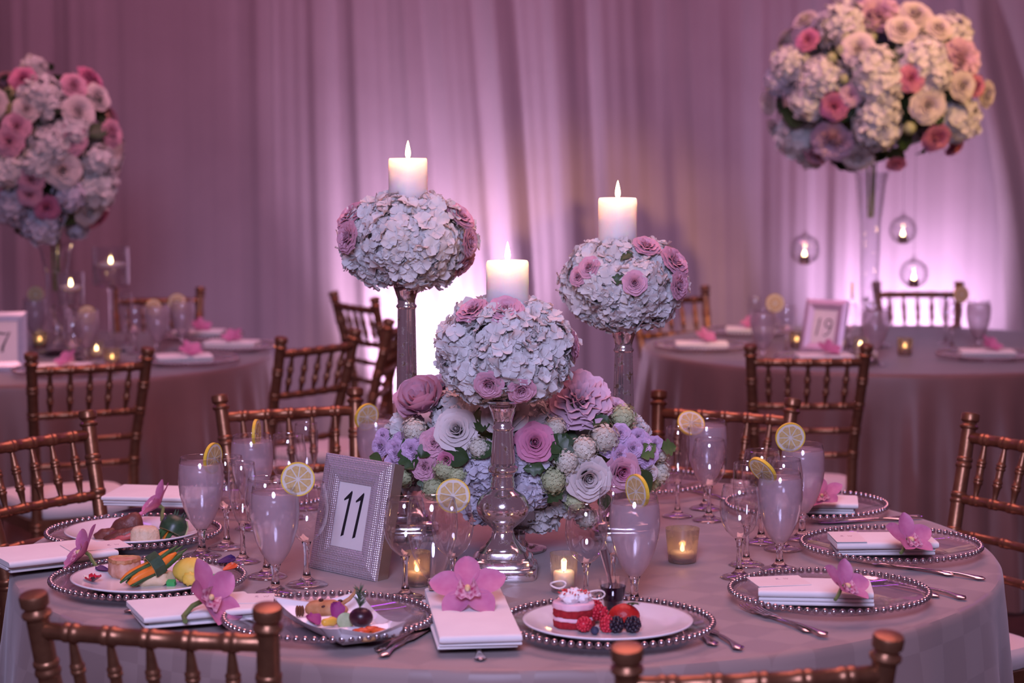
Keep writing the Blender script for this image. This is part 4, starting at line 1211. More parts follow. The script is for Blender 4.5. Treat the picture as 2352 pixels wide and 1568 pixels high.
# ---------------------------------------------------------------- cutlery
def bar(g, pts, w, h, seg=10, m=None):
    g.tube(pts, [(a, b) for a, b in zip(w, h)], seg, up=(0, 0, 1), m=m)
def handle_geo(l0, l1, z=.004):
    n = 14; pts, w, h = [], [], []
    for i in range(n + 1):
        s = i / n
        pts.append((0, l0 + (l1 - l0) * s, z + .002 * math.sin(math.pi * s)))
        w.append(.0030 + .0030 * s + .0022 * math.sin(s * 9) * s + (.0022 * math.exp(-((s - .93) / .05) ** 2)))
        h.append(.0018 + .0012 * s)
    w[-1] *= .35; h[-1] *= .4
    return pts, w, h
def fork_proto():
    t = thing('fork', '', 'fork')
    g = G(); bar(g, *handle_geo(.075, .195)); obj('handle', g, M_SILVER, t)
    g = G(); bar(g, [(0, .080, .004), (0, .062, .0055), (0, .052, .006), (0, .045, .0045), (0, .038, .004)], [.003, .004, .008, .0115, .0120], [.0018, .0016, .0014, .0012, .0011]); obj('head', g, M_SILVER, t)
    for k in (-1.5, -.5, .5, 1.5):
        g = G(); bar(g, [(k * .0058, .041, .004), (k * .0060, .022, .0048), (k * .0060, .006, .0075), (k * .0058, 0, .0095)], [.0018, .0017, .0014, .0006], [.0011, .0011, .0009, .0005], 6); obj('tine', g, M_SILVER, t)
    return t
def knife_proto():
    t = thing('knife', '', 'knife')
    g = G(); bar(g, *handle_geo(.120, .225, .005)); obj('handle', g, M_SILVER, t)
    g = G(); bar(g, [(0, .124, .005), (0, .115, .005), (.002, .06, .0045), (.002, .02, .004), (-.002, .004, .004), (-.004, 0, .004)], [.0035, .0075, .0098, .0095, .006, .001], [.0018, .0011, .0010, .0009, .0007, .0004]); obj('blade', g, M_SILVER, t)
    return t
def spoon_proto():
    t = thing('spoon', '', 'spoon')
    g = G(); bar(g, *handle_geo(.055, .180)); obj('handle', g, M_SILVER, t)
    def fn(u, v):
        a = 2 * math.pi * u
        return (.017 * v * math.cos(a), .028 + .028 * v * math.sin(a), .0015 + .0065 * v * v)
    g = G().sheet(fn, 24, 5); g.add([(a, b, c - .001) for a, b, c in g.v], [tuple(reversed(q)) for q in g.f]); obj('spoon_bowl', g, M_SILVER, t)
    return t
CUT = {'fork': fork_proto(), 'knife': knife_proto(), 'spoon': spoon_proto()}
LEN = {'fork': .195, 'knife': .225, 'spoon': .180}
_cu = set()
def cutlery(kind, end, tip, label, dz=0.0):
    """end: pixel of the handle end, tip: pixel the other end points at (both on the cloth)"""
    a, b = on(*end, TZ), on(*tip, TZ)
    d = (b - a).normalized()
    p = a + d * LEN[kind]; p.z = TZ + dz
    m = Matrix.Translation(p) @ RZ(math.atan2(-d.y, -d.x) - math.pi / 2)
    r = CUT[kind]
    if kind not in _cu:
        _cu.add(kind); r.matrix_basis = m; r['label'] = label; r['group'] = 'silver cutlery'
        return r
    return dup(r, label, 'silver cutlery', m=m)
cutlery('knife', (1700, 1497), (1560, 1405), 'silver knife at the right rim of the dessert charger, outermost handle')
cutlery('spoon', (1642, 1486), (1540, 1420), 'silver spoon tucked under the right rim of the dessert charger')
cutlery('fork', (1898, 1468), (1690, 1395), 'silver fork in front of the right napkin charger, nearer us', .0035)
cutlery('fork', (1862, 1456), (1648, 1376), 'silver fork in front of the right napkin charger, its tines farther left')
cutlery('knife', (2217, 1380), (2080, 1345), 'silver knife right of the nearest right charger')
cutlery('spoon', (2156, 1374), (2060, 1352), 'silver spoon beside the knife at the nearest right charger')
cutlery('fork', (2262, 1334), (2040, 1300), 'silver fork below the rightmost charger, long handle towards the cloth edge')
cutlery('fork', (2190, 1325), (2000, 1296), 'silver fork below the rightmost charger, partly under its twin')
cutlery('knife', (2118, 1191), (1960, 1200), 'silver knife behind the rightmost charger')
cutlery('fork', (2080, 1196), (1900, 1200), 'silver fork behind the rightmost charger beside the knife')
cutlery('fork', (1670, 1150), (1590, 1130), 'silver fork on the far side near the champagne flute right of the flowers')
cutlery('knife', (876, 1513), (980, 1450), 'silver knife at the right of the appetiser charger, nearer us')
cutlery('spoon', (866, 1500), (975, 1442), 'silver spoon at the right of the appetiser charger behind the knife')
cutlery('fork', (1104, 1520), (1085, 1440), 'silver fork under the front napkin with only its handle end showing')
cutlery('fork', (285, 1409), (420, 1395), 'silver fork under the left napkin with its handle end showing')
cutlery('fork', (42, 1293), (160, 1280), 'silver fork under the far left napkin')

# ---------------------------------------------------------------- napkins, menu cards, orchids
def rslab(w, l, h, n=6):
    """soft folded slab: w along x, l along y, rounded folds on the y = 0 and x sides"""
    def sec(x):
        pts = []
        for k in range(n + 1):
            a = -math.pi / 2 - math.pi * k / n
            pts.append((h / 2 * math.cos(a) + h / 2, h / 2 + h / 2 * math.sin(a)))
        return pts
    ring = [(l, 0)] + [(y, z) for y, z in sec(0)] + [(l, h)]
    xs = [-w / 2, -w / 2 + h * .3, 0, w / 2 - h * .3, w / 2]
    v, f = [], []
    for i, x in enumerate(xs):
        k = .75 if i in (0, 4) else 1
        for y, z in ring: v.append((x, y, h / 2 + (z - h / 2) * k + .0006 * math.sin(20 * y + 9 * x)))
    m = len(ring)
    for i in range(4):
        for j in range(m): f.append((i * m + j, i * m + (j + 1) % m, (i + 1) * m + (j + 1) % m, (i + 1) * m + j))
    f.append(tuple(range(m))); f.append(tuple(range(5 * m - 1, 4 * m - 1, -1)))
    return G().add(v, f)
def napkin(p, yaw, w, l, label, h=.0042, layers=4, fan=.004, tilt=0.0, seed=1):
    rn = random.Random(seed)
    t = thing('napkin', label, 'napkin', m=Matrix.Translation(p) @ RZ(R(yaw)) @ RX(R(tilt)), group='folded white napkins')
    z = 0
    for k in range(layers):
        hh = h * rn.uniform(.9, 1.3) * (1.9 if k == layers - 1 else 1)
        inn = 0 if k == layers - 1 else 1
        obj('fold', rslab(w * (1 - .05 * inn * rn.random()), l * (1 - .05 * inn), hh), M_NAPKIN, t, T(rn.uniform(-.7, .7) * fan, inn * rn.uniform(.2, 1.6) * fan * 1.5, z) @ RZ(R(rn.uniform(-2.2, 2.2) * inn)))
        z += hh * .96
    return z
def script_mark(parent, m, s=1.0):
    """the pale monogram R W written on the card in a looping hand"""
    st = [[(-.0105, -.004), (-.0098, .005), (-.0072, .0058), (-.0058, .0034), (-.0078, .0012), (-.0095, .001), (-.0062, -.0042), (-.0045, -.0044)],
          [(.0030, .0050), (.0042, -.0038), (.0066, .0030), (.0082, -.0038), (.0112, .0056)]]
    for pts in st:
        obj('monogram', G().tube([(x * s, z * s, 0) for x, z in pts], .0004 * s, 5), M_PINKINK, parent, m)
def menu_card(p, yaw, w, l, label, tilt=0.0, mark=None):
    t = thing('menu_card', label, 'card', m=Matrix.Translation(p) @ RZ(R(yaw)) @ RX(R(tilt)), group='menu cards tucked with the napkins')
    obj('card_sheet', G().box(-w / 2, w / 2, 0, l, 0, .0008), M_CARD, t)
    if mark: script_mark(t, T(mark[0], mark[1], .0011), mark[2] if len(mark) > 2 else 1.0)

def orchid_proto():
    def tepal(w, h, cup, curl):
        def fn(u, v):
            x = (u - .5) * 2
            pr = math.sin(math.pi * (.05 + .95 * v) ** 1.12) ** .62 if v < 1 else .12
            pr = max(pr, .10)
            return (x * w / 2 * pr, h * v, cup * (x * x * .6 - .25) * pr * v + curl * v * v)
        g = G().sheet(fn, 8, 10)
        return g
    A = tepal(.032, .046, .012, -.004).mesh('sepal', None); B = tepal(.038, .046, .008, -.006).mesh('petal', None)
    for me in (A, B): me.materials.append(M_ORCH)
    def lipf(u, v):
        x = (u - .5) * 2
        w = .010 + .010 * v
        return (x * w, .006 + .026 * v, .010 * (1 - x * x) * 0 + .013 * x * x * (1 - .6 * v) + .004 - .012 * v * v + .0022 * math.sin(9 * x) * v * v)
    LP = G().sheet(lipf, 12, 8).mesh('lip', None); LP.materials.append(M_ORCHL)
    CO = G().tube([(0, 0, .002), (0, .005, .009), (0, .011, .0125), (0, .0135, .0115)], [.0030, .0034, .0036, .0015], 8).mesh('column', None); CO.materials.append(M_ORCHY)
    return A, B, LP, CO
OA, OB, OL, OC = orchid_proto()
def orchid(p, n, spin, label, closed=0.0, s=1.0, stem=None, simple=False, grp='pink orchid blooms on napkins'):
    t = thing('orchid', label, 'flower', m=face(n, p, R(spin)) @ S(s), group=grp)
    for a, me, cl in ((0, OA, closed), (72, OB, closed * .8), (-72, OB, closed * .8), (144, OA, closed), (-144, OA, closed)):
        obj('sepal' if me is OA else 'petal', me, None, t, RZ(R(a)) @ T(0, .003, 0) @ RX(R(8 + 70 * cl)))
    if not simple:
        obj('lip', OL, None, t, RZ(R(180)) @ RX(R(38)) @ S(.80))
        obj('column', OC, None, t, RZ(R(180)))
    if stem:
        obj('stem', G().tube([(0, 0, .002), (0, 0, -.008)] + stem, .0032, 8), M_STEM, t)
    return t

# front napkin between the two front settings
q = [on(966, 1392, TZ), on(1150, 1392, TZ), on(1190, 1500, TZ), on(1010, 1516, TZ)]
cfr = (q[2] + q[3]) / 2; cbk = (q[0] + q[1]) / 2
def yaw_of(a, b): return math.degrees(math.atan2((b - a).y, (b - a).x)) - 90
zt = napkin(Vector((cfr.x, cfr.y, TZ + .0095)), yaw_of(cfr, cbk), (q[2] - q[3]).length, (cbk - cfr).length * 1.0, 'white folded napkin in the middle front holding an open orchid', .0052, 3, .006, 0, 3)
orchid(Vector((*((cfr * .42 + cbk * .58).xy), TZ + .0095 + zt + .030)), Vector((-.05, -.66, .75)), 6, 'fully open pink orchid facing us on the middle front napkin', -.05, 1.28)
# left napkin beside the appetiser dish
a, b = on(478, 1448, TZ), on(520, 1372, TZ)
zt = napkin(Vector((a.x, a.y, TZ + .0095)), 22, .195, .13, 'white folded napkin between the chicken plate and the appetiser dish', .0048, 3, .006, 0, 4)
menu_card(Vector((a.x + .045, a.y + .06, TZ + .0105 + zt)), 4, .10, .07, 'menu card on the napkin left of the appetiser dish', 0, (.030, .045))
orchid(on(478, 1372, TZ + .05), Vector((.75, -.40, .50)), -70, 'large pink orchid in profile on the napkin left of the appetiser dish', .25, 1.28, [(-.004, -.014, -.016), (-.003, -.034, -.020), (0, -.050, -.010)])
# far left napkin beside the chicken plate
a = on(205, 1310, TZ)
zt = napkin(Vector((a.x - .035, a.y - .035, TZ + .0095)), 32, .20, .135, 'white folded napkin at the left edge between the steak and chicken plates', .0050, 3, .008, 0, 5)
menu_card(Vector((a.x + .02, a.y + .02, TZ + .0105 + zt)), 28, .11, .075, 'menu card on the napkin at the left edge', 0, (.03, .03))
orchid(on(196, 1268, TZ + .045), Vector((-.75, -.25, .55)), 60, 'pink orchid with white throat on the napkin at the left edge', .28, 1.1, [(.002, -.012, -.014), (.004, -.022, -.022)])
# napkin behind the steak plate
a = on(330, 1205, TZ)
zt = napkin(Vector((a.x, a.y + .06, TZ + .024)), -8, .20, .14, 'white napkin behind the steak plate', .0050, 3, .006, 0, 6)
orchid(on(366, 1160, TZ + .058), Vector((-.70, -.15, .6)), 40, 'dark pink orchid behind the steak plate', .32, 1.15, [(.003, -.014, -.012), (.008, -.026, -.016)])
# right-hand settings: napkin, card and orchid on the charger
p1, a1 = seat(1)
zt = napkin(p1 + Vector((-.030, -.062, .0085)), -6, .185, .105, 'folded white napkin on the nearest right charger', .0066, 3, .006, 0, 7)
menu_card(p1 + Vector((-.075, -.02, .0095 + zt)), 10, .09, .075, 'menu card with a pale monogram on the nearest right charger', 0, (.01, .05))
orchid(on(1938, 1345, TZ + .060), Vector((.45, -.45, .70)), -30, 'pink orchid on the napkin of the nearest right charger', .32, .95, [(-.006, -.012, -.012), (-.014, -.024, -.014)])
p2, a2 = seat(2)
zt = napkin(p2 + Vector((-.012, -.055, .0085)), 2, .185, .100, 'folded white napkin on the rightmost charger', .0066, 3, .006, 0, 8)
menu_card(p2 + Vector((-.080, -.055, .0095 + zt)), 2, .055, .10, 'menu card wrapped over the napkin on the rightmost charger', 0, (0, .055))
orchid(on(2085, 1238, TZ + .055), Vector((.30, -.55, .70)), -10, 'pink orchid with one tall upright petal on the rightmost charger', .28, 1.02, [(-.008, -.014, -.012), (-.016, -.022, -.012)])
p3, a3 = seat(3)
zt = napkin(p3 + Vector((.01, -.06, .0085)), -8, .165, .10, 'folded white napkin on the charger behind the rear right goblet', .0064, 3, .006, 0, 9)
orchid(on(1888, 1140, TZ + .05), Vector((-.2, -.5, .8)), 20, 'pink orchid peeking out behind the rear right goblet', .2, .95)

# ================================================================ plates and food
def dinner_plate(p, r, label):
    prof = [(0, .002), (r * .58, .002), (r * .60, 0), (r * .63, 0), (r * .66, .004), (r * .97, .0155), (r, .0175), (r * .995, .0195), (r * .96, .0190), (r * .70, .0085), (r * .62, .0065), (0, .0065)]
    o = obj('dinner_plate', G().lathe(prof, 64), M_PORC, None, Matrix.Translation(p), angle=None)
    return tag(o, label, 'plate', 'white dinner plates')
PZ = .0065 + .0072                                      # top of charger well + plate well
CZ = TZ + .0070
pA, pF, pG = seat(0)[0], seat(-2)[0], seat(-3)[0]
dinner_plate(Vector((pA.x, pA.y, CZ)), .132, 'white dessert plate with red cake and berries')
dinner_plate(Vector((pF.x, pF.y, CZ)), .130, 'white dinner plate with carrots, chicken and yellow lemon wrap')
dinner_plate(Vector((pG.x, pG.y, CZ)), .130, 'white dinner plate with sliced steak at the left')
FZ = CZ + .0067                                         # food rests here
def food(px, py, z=None):
    p = on(px, py, FZ if z is None else z); p.z = FZ if z is None else z
    return p

M_SPONGE = mat('red_velvet', (.28, .008, .014), (.42, .018, .026), 160, rough=.9, bump=.4, bscale=260)
M_CREAM = mat('pink_cream', (.86, .48, .58), (.92, .66, .72), 50, rough=.6, bump=.25, bscale=90)
M_WHIP = mat('white_cream', (.90, .84, .84), (.94, .90, .90), 60, rough=.5, bump=.3, bscale=120)
M_CRUMB = mat('red_crumbs', (.62, .03, .04), (.75, .06, .06), 100, rough=.8)
M_CHOC = mat('white_chocolate', (.88, .82, .78), rough=.4)
M_JUICE = mat('dark_berry_drink', (.008, .003, .010), (.014, .005, .016), 20, rough=.1)
M_RASP = mat('raspberry', (.50, .015, .035), (.62, .03, .06), 90, rough=.35)
M_BLACK = mat('blackberry', (.012, .008, .016), (.03, .018, .035), 120, rough=.3)
M_BLUE = mat('blueberry', (.018, .024, .06), (.04, .05, .10), 60, rough=.6)
M_STRAW = mat('strawberry', (.42, .012, .012), (.55, .03, .02), 60, rough=.4, bump=.25, bscale=220)

def cake():
    c = food(1318, 1436); t = thing('layer_cake', 'small round red velvet cake with pink cream on the dessert plate', 'cake', c)
    r = .0325
    rg = lambda s: (lambda a, z: 1 + .03 * math.sin(5 * a + s) + .02 * math.sin(11 * a + 2 * s + z * 300))
    def disc(z0, z1, rr, m, s, name):
        obj(name, G().lathe([(0, z0), (rr * .97, z0), (rr, z0 + .002), (rr, (z0 + z1) / 2), (rr, z1 - .002), (rr * .96, z1), (0, z1)], 36, mod=rg(s)), m, t, angle=None)
    disc(0, .011, r, M_SPONGE, 1, 'sponge_layer'); disc(.0105, .0175, r * .99, M_CREAM, 2, 'cream_layer')
    disc(.017, .029, r, M_SPONGE, 3, 'sponge_layer'); disc(.0285, .0385, r * 1.0, M_CREAM, 4, 'cream_layer')
    rn = random.Random(2); g = G()
    for k in range(9):
        a = k * 2.4; q = .020 * math.sqrt(k / 9)
        g.ball((q * math.cos(a), q * math.sin(a), .043 + .008 * (1 - q / .02)), (.0105, .009, .0085), 10, 7, fn=lambda p: 1 + .18 * math.sin(7 * p[0] + 6 * p[2]))
    obj('whipped_topping', g, M_WHIP, t)['kind'] = 'stuff'
    g = G()
    for k in range(60):
        a, q = rn.random() * 6.28, .024 * math.sqrt(rn.random())
        g.box(-.0011, .0011, -.0009, .0009, -.0007, .0007, T(q * math.cos(a), q * math.sin(a), .052 + .007 * (1 - q / .024) + rn.uniform(-.001, .001)) @ RZ(a) @ RX(a))
    obj('crumbs', g, M_CRUMB, t)['kind'] = 'stuff'
    for cx, cz, rr, dy in ((-.024, .062, .010, .012), (.034, .047, .012, .008)):
        pts = [(cx + rr * math.cos(k / 14 * 6.28) * 1.2, dy + .004 * math.sin(k), cz + rr * .55 * math.sin(k / 14 * 6.28)) for k in range(15)]
        obj('chocolate_loop', G().tube(pts, .0013, 6), M_CHOC, t)
cake()
def shot():
    c = food(1408, 1412); t = thing('shot_glass', 'small shot glass of dark berry drink on the dessert plate', 'glass', c)
    obj('cup', G().lathe([(0, 0), (.0135, 0), (.0145, .002), (.0235, .058), (.0222, .058), (.0132, .008), (0, .007)], 32), thin_glass('shot_glass', base=.03, edge=.35, power=4), t, angle=None)
    obj('drink', G().lathe([(0, .0075), (.0131, .0082), (.0204, .047), (0, .047)], 32), M_JUICE, t)
    a, b = at(1385, 1262, c.y + .006), at(1398, 1352, c.y)
    t2 = thing('spoon', 'slim silver spoon standing in the dark shot glass', 'spoon', Vector(c), 0, 'silver cutlery')
    L0 = Vector((.004, 0, .012)); L1 = Vector(a) - Vector(c)
    g = G(); n = 10
    g.tube([L0.lerp(L1, k / n) for k in range(n + 1)], [(.0026 + .0030 * (k / n) ** 2, .0012) for k in range(n + 1)], 10, up=(0, 1, 0))
    obj('handle', g, M_SILVER, t2)
    obj('spoon_bowl', G().ball((.004, 0, .013), (.006, .003, .006), 10, 6), M_SILVER, t2)
shot()
def drupe(n, rad, drop, hollow=False, seed=0):
    rn = random.Random(seed); g = G().ball((0, 0, 0), (rad * .82, rad * .82, rad * 1.0), 12, 8)
    for d in fib(n, rn, .05):
        if hollow and d.z > .82: continue
        g.ball((d.x * rad * .86, d.y * rad * .86, d.z * rad * 1.05), drop, 7, 5)
    return g
rasp = drupe(52, .0105, .0026, True, 1).mesh('raspberry', None); rasp.materials.append(M_RASP)
blk = drupe(34, .0105, .0034, False, 2).mesh('blackberry', None); blk.materials.append(M_BLACK)
for px, py, rx, rz, lab in ((1342, 1444, 80, -20, 'raspberry with its hollow facing us at the front of the cake'), (1376, 1432, 60, 60, 'raspberry piled behind the others beside the cake'), (1397, 1443, 40, 110, 'raspberry next to the blackberries'), (1365, 1418, 50, 200, 'raspberry on top near the shot glass')):
    c = food(px, py + 8); c.z += .0128 + (.010 if py in (1432, 1418) else 0)
    tag(obj('raspberry', rasp, None, None, Matrix.Translation(c) @ RZ(R(rz)) @ RX(R(rx)) @ S(1.1 if py == 1444 else 1.15)), lab, 'berry', 'berries on the dessert plate')
for px, lab in ((1414, 'blackberry beside the raspberries'), (1453, 'rightmost blackberry on the dessert plate')):
    c = food(px, 1452); c.z += .0125
    tag(obj('blackberry', blk, None, None, Matrix.Translation(c) @ RX(R(70)) @ S(1.15)), lab, 'berry', 'berries on the dessert plate')
bl_g = G().lathe([(0, -.0060), (.004, -.0052), (.0064, -.002), (.0066, .001), (.005, .0045), (.0028, .0058), (.0022, .0050), (.0008, .0046), (0, .0046)], 16).mesh('blueberry', 50); bl_g.materials.append(M_BLUE)
for px, py, lab in ((1366, 1457, 'blueberry between the raspberries at the plate front'), (1372, 1420, 'blueberry behind the raspberries')):
    c = food(px, py); c.z += .0062
    tag(obj('blueberry', bl_g, None, None, Matrix.Translation(c) @ RX(R(30))), lab, 'berry', 'berries on the dessert plate')
def strawberry():
    c = food(1433, 1436)
    t = thing('strawberry', 'large halved strawberry lying behind the blackberries', 'strawberry', c)
    obj('flesh', G().ball((0, 0, .0150), (.0262, .018, .0185), 24, 14, fn=lambda p: 1 + .05 * math.cos(3 * p[0]) - (.10 if p[2] < -.8 else 0)), M_STRAW, t, angle=None)
    g = G()
    for k in range(6): g.merge(LEAF[0], T(.014, .002, .033) @ RZ(k) @ RX(R(15)) @ S(.012))
    obj('calyx', g, M_LEAF, t)['kind'] = 'stuff'
strawberry()

# ---------------------------------------------------------------- wavy appetiser dish
def tray():
    zt = CZ + .028
    P1, P2, P3, P4 = on(626, 1380, zt), on(826, 1368, zt), on(934, 1438, zt), on(784, 1455, zt)
    c = (P1 + P2 + P3 + P4) / 4; c.z = CZ + .0003
    t = thing('appetiser_dish', 'white wavy porcelain dish with three compartments', 'dish', c)
    Q = [p - Vector((c.x, c.y, 0)) for p in (P1, P2, P3, P4)]
    def xy(u, v, k=1.0):
        a = Q[0].lerp(Q[3], u); b = Q[1].lerp(Q[2], u); p = a.lerp(b, v)
        return p.x * k, p.y * k
    def top(u, v):
        e = min(u, 1 - u, v, 1 - v)
        rim = .022 + .014 * (2 * abs(u - .5)) ** 2 * (2 * abs(v - .5)) ** 1.2 - .004 * math.sin(math.pi * u)
        cell = (u * 3) % 1
        w = min(cell, 1 - cell) / 3 * 1.0
        d = min(e * 1.0, max(w, 0) if .05 < u < .95 and (abs(u - 1 / 3) < .17 or abs(u - 2 / 3) < .17) else 9)
        wall = .5 if d < .02 else max(0, 1 - (d - .02) / .07)
        k = 1.0 if e < .035 else (1 if d < .018 else max(0.0, 1 - (d - .018) / .06) ** 1.2)
        if e >= .035: k *= .8
        fl = .0075
        x, y = xy(u, v)
        return (x, y, fl + (rim - fl) * k)
    g = G().sheet(top, 48, 28)
    def side(u, v):
        s = u * 4; i = int(min(3, s)); q = s - i
        uu, vv = [(q, 0), (1, q), (1 - q, 1), (0, 1 - q)][i]
        tx, ty, tz = top(min(1, max(0, uu)), min(1, max(0, vv)))
        x, y = tx * (1 - .32 * (1 - v)), ty * (1 - .32 * (1 - v))
        return (x, y, tz * v ** 1.5 if v < 1 else tz)
    g.sheet(side, 96, 5)
    obj('porcelain', g, M_PORC, t, angle=35)
    bx = [xy(u, v, .66) for u, v in ((0, 0), (1, 0), (1, 1), (0, 1))]
    obj('foot_base', G().add([(x, y, z) for z in (0, .004) for x, y in bx], [(0, 1, 2, 3), (7, 6, 5, 4), (0, 4, 5, 1), (1, 5, 6, 2), (2, 6, 7, 3), (3, 7, 4, 0)]), M_PORC, t)
    def spot(u, v, z=.0085):
        x, y = xy(u, v); return Vector((c.x + x, c.y + y, c.z + z))
    return spot
SP = tray()
M_CRUST = mat('baked_crust', (.42, .19, .07), (.62, .34, .16), 60, rough=.6, bump=.3, bscale=140)
M_RAISIN = mat('raisin', (.06, .012, .012), rough=.5, bump=.4, bscale=300)
M_BEET = mat('dark_beet', (.03, .008, .014), (.06, .016, .026), 60, rough=.32)
M_HERB = mat('rosemary', (.09, .13, .08), (.14, .19, .12), 80, rough=.6)
M_PEPPER = mat('roast_pepper', (.60, .05, .015), (.72, .16, .04), 60, rough=.3)
M_VIOLET = mat('violet_petal', (.26, .02, .16), (.46, .08, .30), 60, rough=.5, thin=.2)
M_NUT = mat('pecan', (.14, .055, .03), (.22, .09, .05), 60, rough=.5)
def pastry():
    p = SP(.20, .50); t = thing('pastry', 'folded golden pastry with raisins in the rear compartment', 'pastry', p)
    obj('crust', G().ball((0, 0, .012), (.036, .022, .014), 20, 10, m=RZ(R(-20)), fn=lambda q: 1 + .08 * math.sin(6 * q[0]) + .05 * math.sin(9 * q[1])), M_CRUST, t, angle=None)
    for x, y, z in ((-.004, -.016, .019), (.012, -.010, .0235), (-.010, .002, .026), (.004, -.020, .012), (.020, .004, .024)):
        obj('raisin', G().ball((x, y, z), (.0042, .003, .0026), 8, 5), M_RAISIN, t)
    obj('crust_strip', G().tube([(.020, .004, .018), (.034, .010, .026), (.043, .013, .036), (.046, .014, .044)], [.004, .0035, .0028, .0036], 8), M_CRUST, t)
    q = SP(.13, .22); n = thing('pecan', 'dark pecan half at the left of the pastry', 'nut', q)
    for s in (-1, 0, 1): obj('lobe', G().ball((s * .004, 0, .008), (.0032, .0085, .009), 8, 6), M_NUT, n)
pastry()
def beet():
    p = SP(.66, .60, .013); t = thing('roasted_beet', 'dark round roasted beet topped with a rosemary sprig', 'beet', p)
    obj('flesh', G().ball((0, 0, .0160), (.0185, .0170, .0155), 20, 12, fn=lambda q: 1 - .08 * max(0, q[2] - .7)), M_BEET, t, angle=None)
    rn = random.Random(9)
    h = thing('rosemary_sprig', 'grey-green rosemary sprig standing on the beet', 'herb', p + Vector((-.002, 0, .030)))
    obj('twig', G().tube([(0, 0, 0), (.001, 0, .018), (.003, 0, .032)], .0009, 6), M_STEM, h)
    nd = G().tube([(0, 0, 0), (.002, 0, .008), (.004, 0, .014)], [.0008, .0011, .0003], 5).mesh('needle', None); nd.materials.append(M_HERB)
    for k in range(34):
        z = .002 + .026 * k / 34
        obj('needle', nd, None, h, T(.0005, 0, z) @ RZ(k * 2.4) @ RY(R(rn.uniform(10, 50))))
beet()
def pepper():
    p = SP(.86, .50, .0085); t = thing('pepper_bruschetta', 'roasted red pepper on toast in the front compartment', 'appetiser', p)
    obj('toast', G().lathe([(0, 0), (.024, 0), (.026, .003), (.025, .008), (0, .009)], 24, mod=lambda a, z: 1 + .08 * math.sin(3 * a)), M_CRUST, t)
    for k, (x, y, a) in enumerate(((-.006, -.002, 10), (.010, .002, 40), (.020, .004, -20))):
        obj('pepper_strip', G().ball((x, y, .011), (.015, .009, .0050), 14, 8, m=RZ(R(a)), fn=lambda q: 1 + .1 * math.sin(8 * q[0] + 5 * q[1])), M_PEPPER, t, angle=None)
pepper()
def small_petal(p, s, mt, label, n=(0, -.3, 1), a=0, ki=1):
    g = petal_sheet(.8, 1.0, .12, .15, 5, 5, .08, 1.0)
    g.add([(x, y, z - .03) for x, y, z in g.v], [tuple(reversed(f)) for f in g.f])
    return tag(obj('flower_petal', g, mt, None, face(n, p, R(a)) @ S(s)), label, 'petal', 'scattered edible petals')
small_petal(SP(.46, .20, .012), .030, M_VIOLET, 'violet petal lying in the middle compartment of the dish', a=30)
small_petal(SP(.44, .42, .016), .030, M_VIOLET, 'violet petal standing against the beet', (.2, -.7, .6), -20)
yl = mat('yellow_pepper', (.70, .42, .04), (.80, .52, .10), 50, rough=.35)
tag(obj('yellow_pepper', G().ball((0, 0, .007), (.016, .007, .007), 14, 8, fn=lambda q: 1 + .1 * math.sin(7 * q[0])), yl, None, Matrix.Translation(SP(.47, .34)) @ RZ(R(35))), 'curl of yellow pepper among the violet petals', 'appetiser')
tag(obj('cucumber', G().lathe([(0, 0), (.0125, 0), (.0135, .002), (.0135, .006), (.0125, .008), (0, .008)], 20), mat('cucumber', (.24, .34, .14), (.40, .48, .26), 70, rough=.4), None, Matrix.Translation(SP(.52, .50, .016)) @ RX(R(62)) @ RZ(1)), 'cucumber round leaning behind the beet', 'appetiser')

# ---------------------------------------------------------------- chicken and carrot plate
M_CHIC = mat('seared_chicken', (.50, .20, .10), (.78, .52, .40), 45, rough=.5, bump=.3, bscale=120)
M_MASH = mat('potato', (.72, .56, .30), (.80, .66, .42), 60, rough=.7, bump=.3, bscale=100)
M_CARROT = mat('carrot', (.80, .20, .02), (.88, .30, .04), 40, rough=.4)
M_BEAN = mat('green_bean', (.035, .10, .03), (.06, .16, .045), 50, rough=.4)
M_ZUCC = mat('zucchini_skin', (.02, .055, .025), (.05, .10, .05), 70, rough=.35)
M_ZUCI = mat('zucchini_flesh', (.52, .52, .24), (.62, .62, .34), 60, rough=.5)
M_YEL = mat('lemon_wrap', (.78, .58, .06), (.86, .68, .14), 60, rough=.5, thin=.1)
M_GREEN = mat('green_garnish', (.04, .42, .10), (.07, .50, .14), 50, rough=.5)
M_PURP = mat('purple_petal', (.03, .008, .08), (.06, .015, .13), 50, rough=.5)
p = food(285, 1322)
t = thing('chicken_piece', 'seared chicken piece with a browned edge at the back of the plate', 'chicken', p)
obj('meat', G().lathe([(0, 0), (.024, 0), (.027, .006), (.026, .024), (.023, .029), (.010, .027), (0, .026)], 28, mod=lambda a, z: 1 + .10 * math.sin(3 * a) + .04 * math.sin(7 * a)), M_CHIC, t)
obj('seared_rim', G().lathe([(.0255, .024), (.0275, .027), (.0265, .0315), (.0235, .030), (.0225, .0285)], 28, mod=lambda a, z: 1 + .10 * math.sin(3 * a) + .05 * math.sin(13 * a)), M_CRUST, t)
p = food(345, 1340)
tag(obj('mashed_potato', G().ball((0, 0, .010), (.040, .026, .018), 22, 12, fn=lambda q: 1 + .10 * math.sin(7 * q[0] + 4 * q[1]) + .05 * math.sin(15 * q[2])), M_MASH, None, Matrix.Translation(p), angle=None), 'creamy potato mound under the carrot bundle', 'potato')
